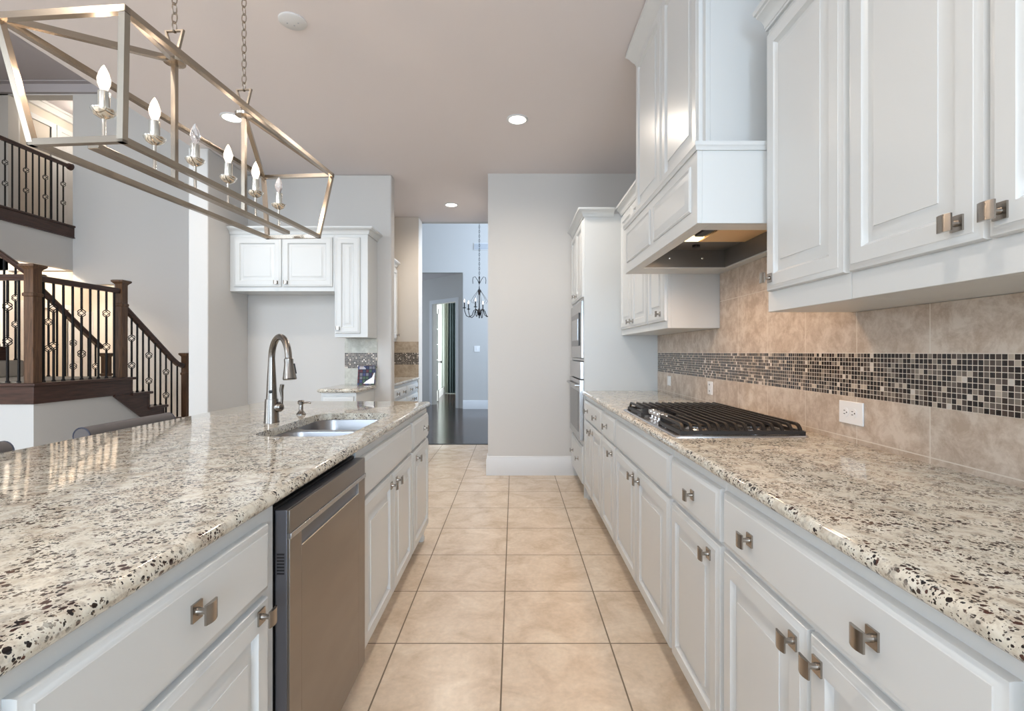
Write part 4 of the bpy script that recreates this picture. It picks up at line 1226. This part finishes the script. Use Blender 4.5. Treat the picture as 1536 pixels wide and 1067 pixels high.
# local: y along the length, x across
BL, BW = 1.08/2, 0.257/2
TL, TW = 1.166/2, 0.350/2
hh = 0.309
bh = 0.0085
def bar(a, c, r=bh, up=None):
    a, c = Vector(a), Vector(c)
    return MB().tube([a, c], r, square=True, up=up)
bc = [(-BW, -BL, 0), (BW, -BL, 0), (BW, BL, 0), (-BW, BL, 0)]
tc = [(-TW, -TL, hh), (TW, -TL, hh), (TW, TL, hh), (-TW, TL, hh)]
def frame(cs, name):
    g = MB()
    for i in range(4):
        a, c = Vector(cs[i]), Vector(cs[(i+1) % 4])
        d = (c-a).normalized()*bh
        g.tube([a-d, c+d], bh, square=True, up=(0, 0, 1))
    g.build(name, 'lantern', t)
frame(bc, 'lower_frame'); frame(tc, 'upper_frame')
for a, c in zip(bc, tc):
    bar(a, c, up=(1, 0, 0)).build('corner_post', 'lantern', t)
s1, s2 = -0.204, 0.164
ap = 0.415
for sy, ends in ((s1, (0, 1)), (s2, (2, 3))):
    for e_ in ends:
        bar(tc[e_], (0, sy, ap), up=(0, 0, 1)).build('top_brace', 'lantern', t)
    sm = MB().tube([(0, sy, 0.01), (0, sy, ap)], 0.0075, square=True, up=(1, 0, 0)).build('stem', 'lantern', t)
    MB().lathe([(0.008, -0.016), (0.032, -0.012), (0.034, -0.002), (0.012, 0.004), (0.010, 0.026)], (0, sy, ap), 18).build('stem_disc', 'lantern', sm)
    g = MB()
    z0_ = ap+0.024
    g.tube([(-0.010, sy, z0_), (-0.030, sy, z0_+0.072), (0.030, sy, z0_+0.072), (0.010, sy, z0_)], 0.0045, square=True, up=(0, 1, 0))
    g.build('hanger_loop', 'lantern', sm)
    # chain up to the ceiling
    z = z0_+0.066
    ztop = H-zb
    g = MB()
    k = 0
    while z < ztop-0.055:
        pts = []
        for j in range(12):
            a = 2*PI*j/12
            u_, v_ = 0.0095*math.cos(a), 0.019*math.sin(a)
            pts.append((u_ if k % 2 else 0, sy+(0 if k % 2 else u_), z+0.019+v_))
        g.tube(pts, 0.0022, 5, close=True)
        z += 0.031
        k += 1
    g.build('chain', 'lantern', t)
    MB().lathe([(0.012, -0.045), (0.012, -0.03), (0.055, -0.022), (0.06, -0.004), (0.06, -0.001)], (0, sy, ztop), 20).build('ceiling_canopy', 'lantern', t)
MB().box(-0.0165, 0.0165, -0.495, 0.485, -0.001, 0.014).build('centre_bar', 'lantern', t, 0.0015)
lit = (1, 1, 0, 1, 1, 0)
for k in range(6):
    y = -0.022+0.176*(k-2.5)
    c_ = MB().lathe([(0.006, 0.014), (0.005, 0.018), (0.005, 0.095), (0.012, 0.098), (0.024, 0.106), (0.030, 0.116), (0.031, 0.120), (0.027, 0.119), (0.014, 0.110), (0.0145, 0.112), (0.0145, 0.172), (0.010, 0.174)], (0, y, 0), 18).build('candle_holder', 'candle', t)
    prof = [(0.008, 0.173), (0.010, 0.180), (0.0155, 0.195), (0.0165, 0.207), (0.012, 0.224), (0.006, 0.238), (0.001, 0.246)]
    MB().lathe(prof, (0, y, 0), 12).build('bulb', 'bulb' if lit[k] else 'bulb_off', c_)
    if lit[k]:
        wp = Matrix.Translation((cx_, cy_, zb)) @ Matrix.Rotation(yaw, 4, 'Z') @ Vector((0, y, 0.262))
        pl_ = point('lantern_bulb_light', wp, 1.7, (1.0, 0.78, 0.58), 0.008)

# ------------------------------------------------------------------ ceiling fittings
def can(x, y, label, r=0.083, power=42, aim=True):
    t = thing('recessed_light', label, 'ceiling light', (x, y, H))
    MB().lathe([(r, 0), (r, -0.006), (r*0.93, -0.010), (r*0.80, -0.007), (r*0.80, 0.0)], (0, 0, 0), 28).build('trim_ring', 'trim', t)
    MB().lathe([(r*0.79, -0.0005), (r*0.79, -0.0055), (0.001, -0.006)], (0, 0, 0), 24).build('lens', 'lens', t)
    point('recessed_light_lamp', (x, y, H-0.03), power, (1.0, 0.88, 0.75), 0.07, math.radians(165))
can(0.026, 3.81, 'lit recessed ceiling light over the aisle, right of centre', power=64)
can(-2.17, 3.78, 'lit recessed ceiling light seen through the lantern chain', power=30)
can(-0.767, 6.01, 'lit recessed ceiling light over the passage to the foyer', power=62)
can(0.026, 0.3, 'lit recessed ceiling light above the camera, out of frame', power=42)
can(-2.17, 0.3, 'lit recessed ceiling light behind the lantern, out of frame', power=42)
can(0.026, -2.6, 'added unseen recessed ceiling light behind the camera over the aisle', power=60)  # extra lamp, added to lift the lower doors and the floor
t = thing('ceiling_speaker', 'flat white round disc on the ceiling between lantern and aisle', 'ceiling disc', (-1.207, 2.68, H))
MB().lathe([(0.073, 0), (0.073, -0.006), (0.066, -0.011), (0.001, -0.013)], (0, 0, 0), 28).build('disc', 'trim', t)
MB().lathe([(0.004, -0.0125), (0.004, -0.014), (0.001, -0.0145)], (0.03, 0, 0), 8).lathe([(0.004, -0.0125), (0.004, -0.014), (0.001, -0.0145)], (-0.03, 0, 0), 8).lathe([(0.004, -0.0125), (0.004, -0.014), (0.001, -0.0145)], (0, 0.02, 0), 8).build('screws', 'vent', t)
# hall lamps
point('hall_lamp_light', (-7.85, 6.95, 2.90), 150, (1.0, 0.84, 0.66), 0.08)
point('hall_lamp_light', (-7.85, 9.0, 2.85), 34, (1.0, 0.85, 0.68), 0.10)
t = thing('hall_light', 'round lamp under the balcony in the hall', 'ceiling light', (-7.85, 6.95, 2.96))
MB().lathe([(0.09, 0), (0.09, -0.01), (0.07, -0.02), (0.001, -0.022)], (0, 0, 0), 20).build('lens', 'lens', t)
point('upper_hall_lamp_light', (-7.9, 9.1, 5.45), 14, (1.0, 0.90, 0.76), 0.10)

# ------------------------------------------------------------------ foyer chandelier
t = thing('foyer_chandelier', 'dark iron candle chandelier hanging in the foyer', 'chandelier', (-0.60, 8.5, 1.83))
MB().lathe([(0.001, 0), (0.012, 0.01), (0.010, 0.04), (0.022, 0.06), (0.045, 0.10), (0.03, 0.13), (0.012, 0.16), (0.008, 0.40), (0.02, 0.44), (0.028, 0.47), (0.012, 0.50), (0.006, 0.56)], n=14).build('column', 'wrought', t)
for k in range(6):
    a = PI/3*k+0.35
    ca, sa = math.cos(a), math.sin(a)
    prof = [(0.02, 0.10), (0.06, 0.16), (0.10, 0.13), (0.13, 0.05), (0.18, 0.02), (0.23, 0.04), (0.26, 0.12), (0.265, 0.17)]
    arm = MB().tube([(r*ca, r*sa, z) for r, z in prof], 0.007, 6).build('arm', 'wrought', t)
    MB().lathe([(0.004, 0.165), (0.028, 0.172), (0.030, 0.180), (0.010, 0.182), (0.010, 0.265), (0.006, 0.268)], (0.265*ca, 0.265*sa, 0), 10).build('candle_cup', 'wrought', arm)
    MB().lathe([(0.008, 0.268), (0.013, 0.285), (0.010, 0.305), (0.001, 0.33)], (0.265*ca, 0.265*sa, 0), 8).build('bulb', 'bulb', arm)
    MB().tube([(r*ca, r*sa, z) for r, z in ((0.02, 0.50), (0.04, 0.46), (0.10, 0.38), (0.15, 0.30), (0.12, 0.26))], 0.003, 5).build('scroll', 'wrought', t)
for k in range(4):
    a = PI/2*k+0.1
    ca, sa = math.cos(a), math.sin(a)
    MB().tube([(r*ca, r*sa, z) for r, z in ((0.005, 0.60), (0.03, 0.66), (0.07, 0.72), (0.105, 0.71), (0.115, 0.66), (0.11, 0.60))], 0.005, 6).build('crown_arm', 'wrought', t)
g = MB()
z = 0.56
k = 0
while z < 3.75:
    pts = []
    for j in range(8):
        a = 2*PI*j/8
        u_, v_ = 0.011*math.cos(a), 0.024*math.sin(a)
        pts.append((u_ if k % 2 else 0, 0 if k % 2 else u_, z+0.024+v_))
    g.tube(pts, 0.0035, 4, close=True)
    z += 0.040
    k += 1
g.build('chain', 'wrought', t)
point('foyer_chandelier_light', (-0.60, 8.5, 2.25), 6, (1.0, 0.85, 0.7), 0.15)
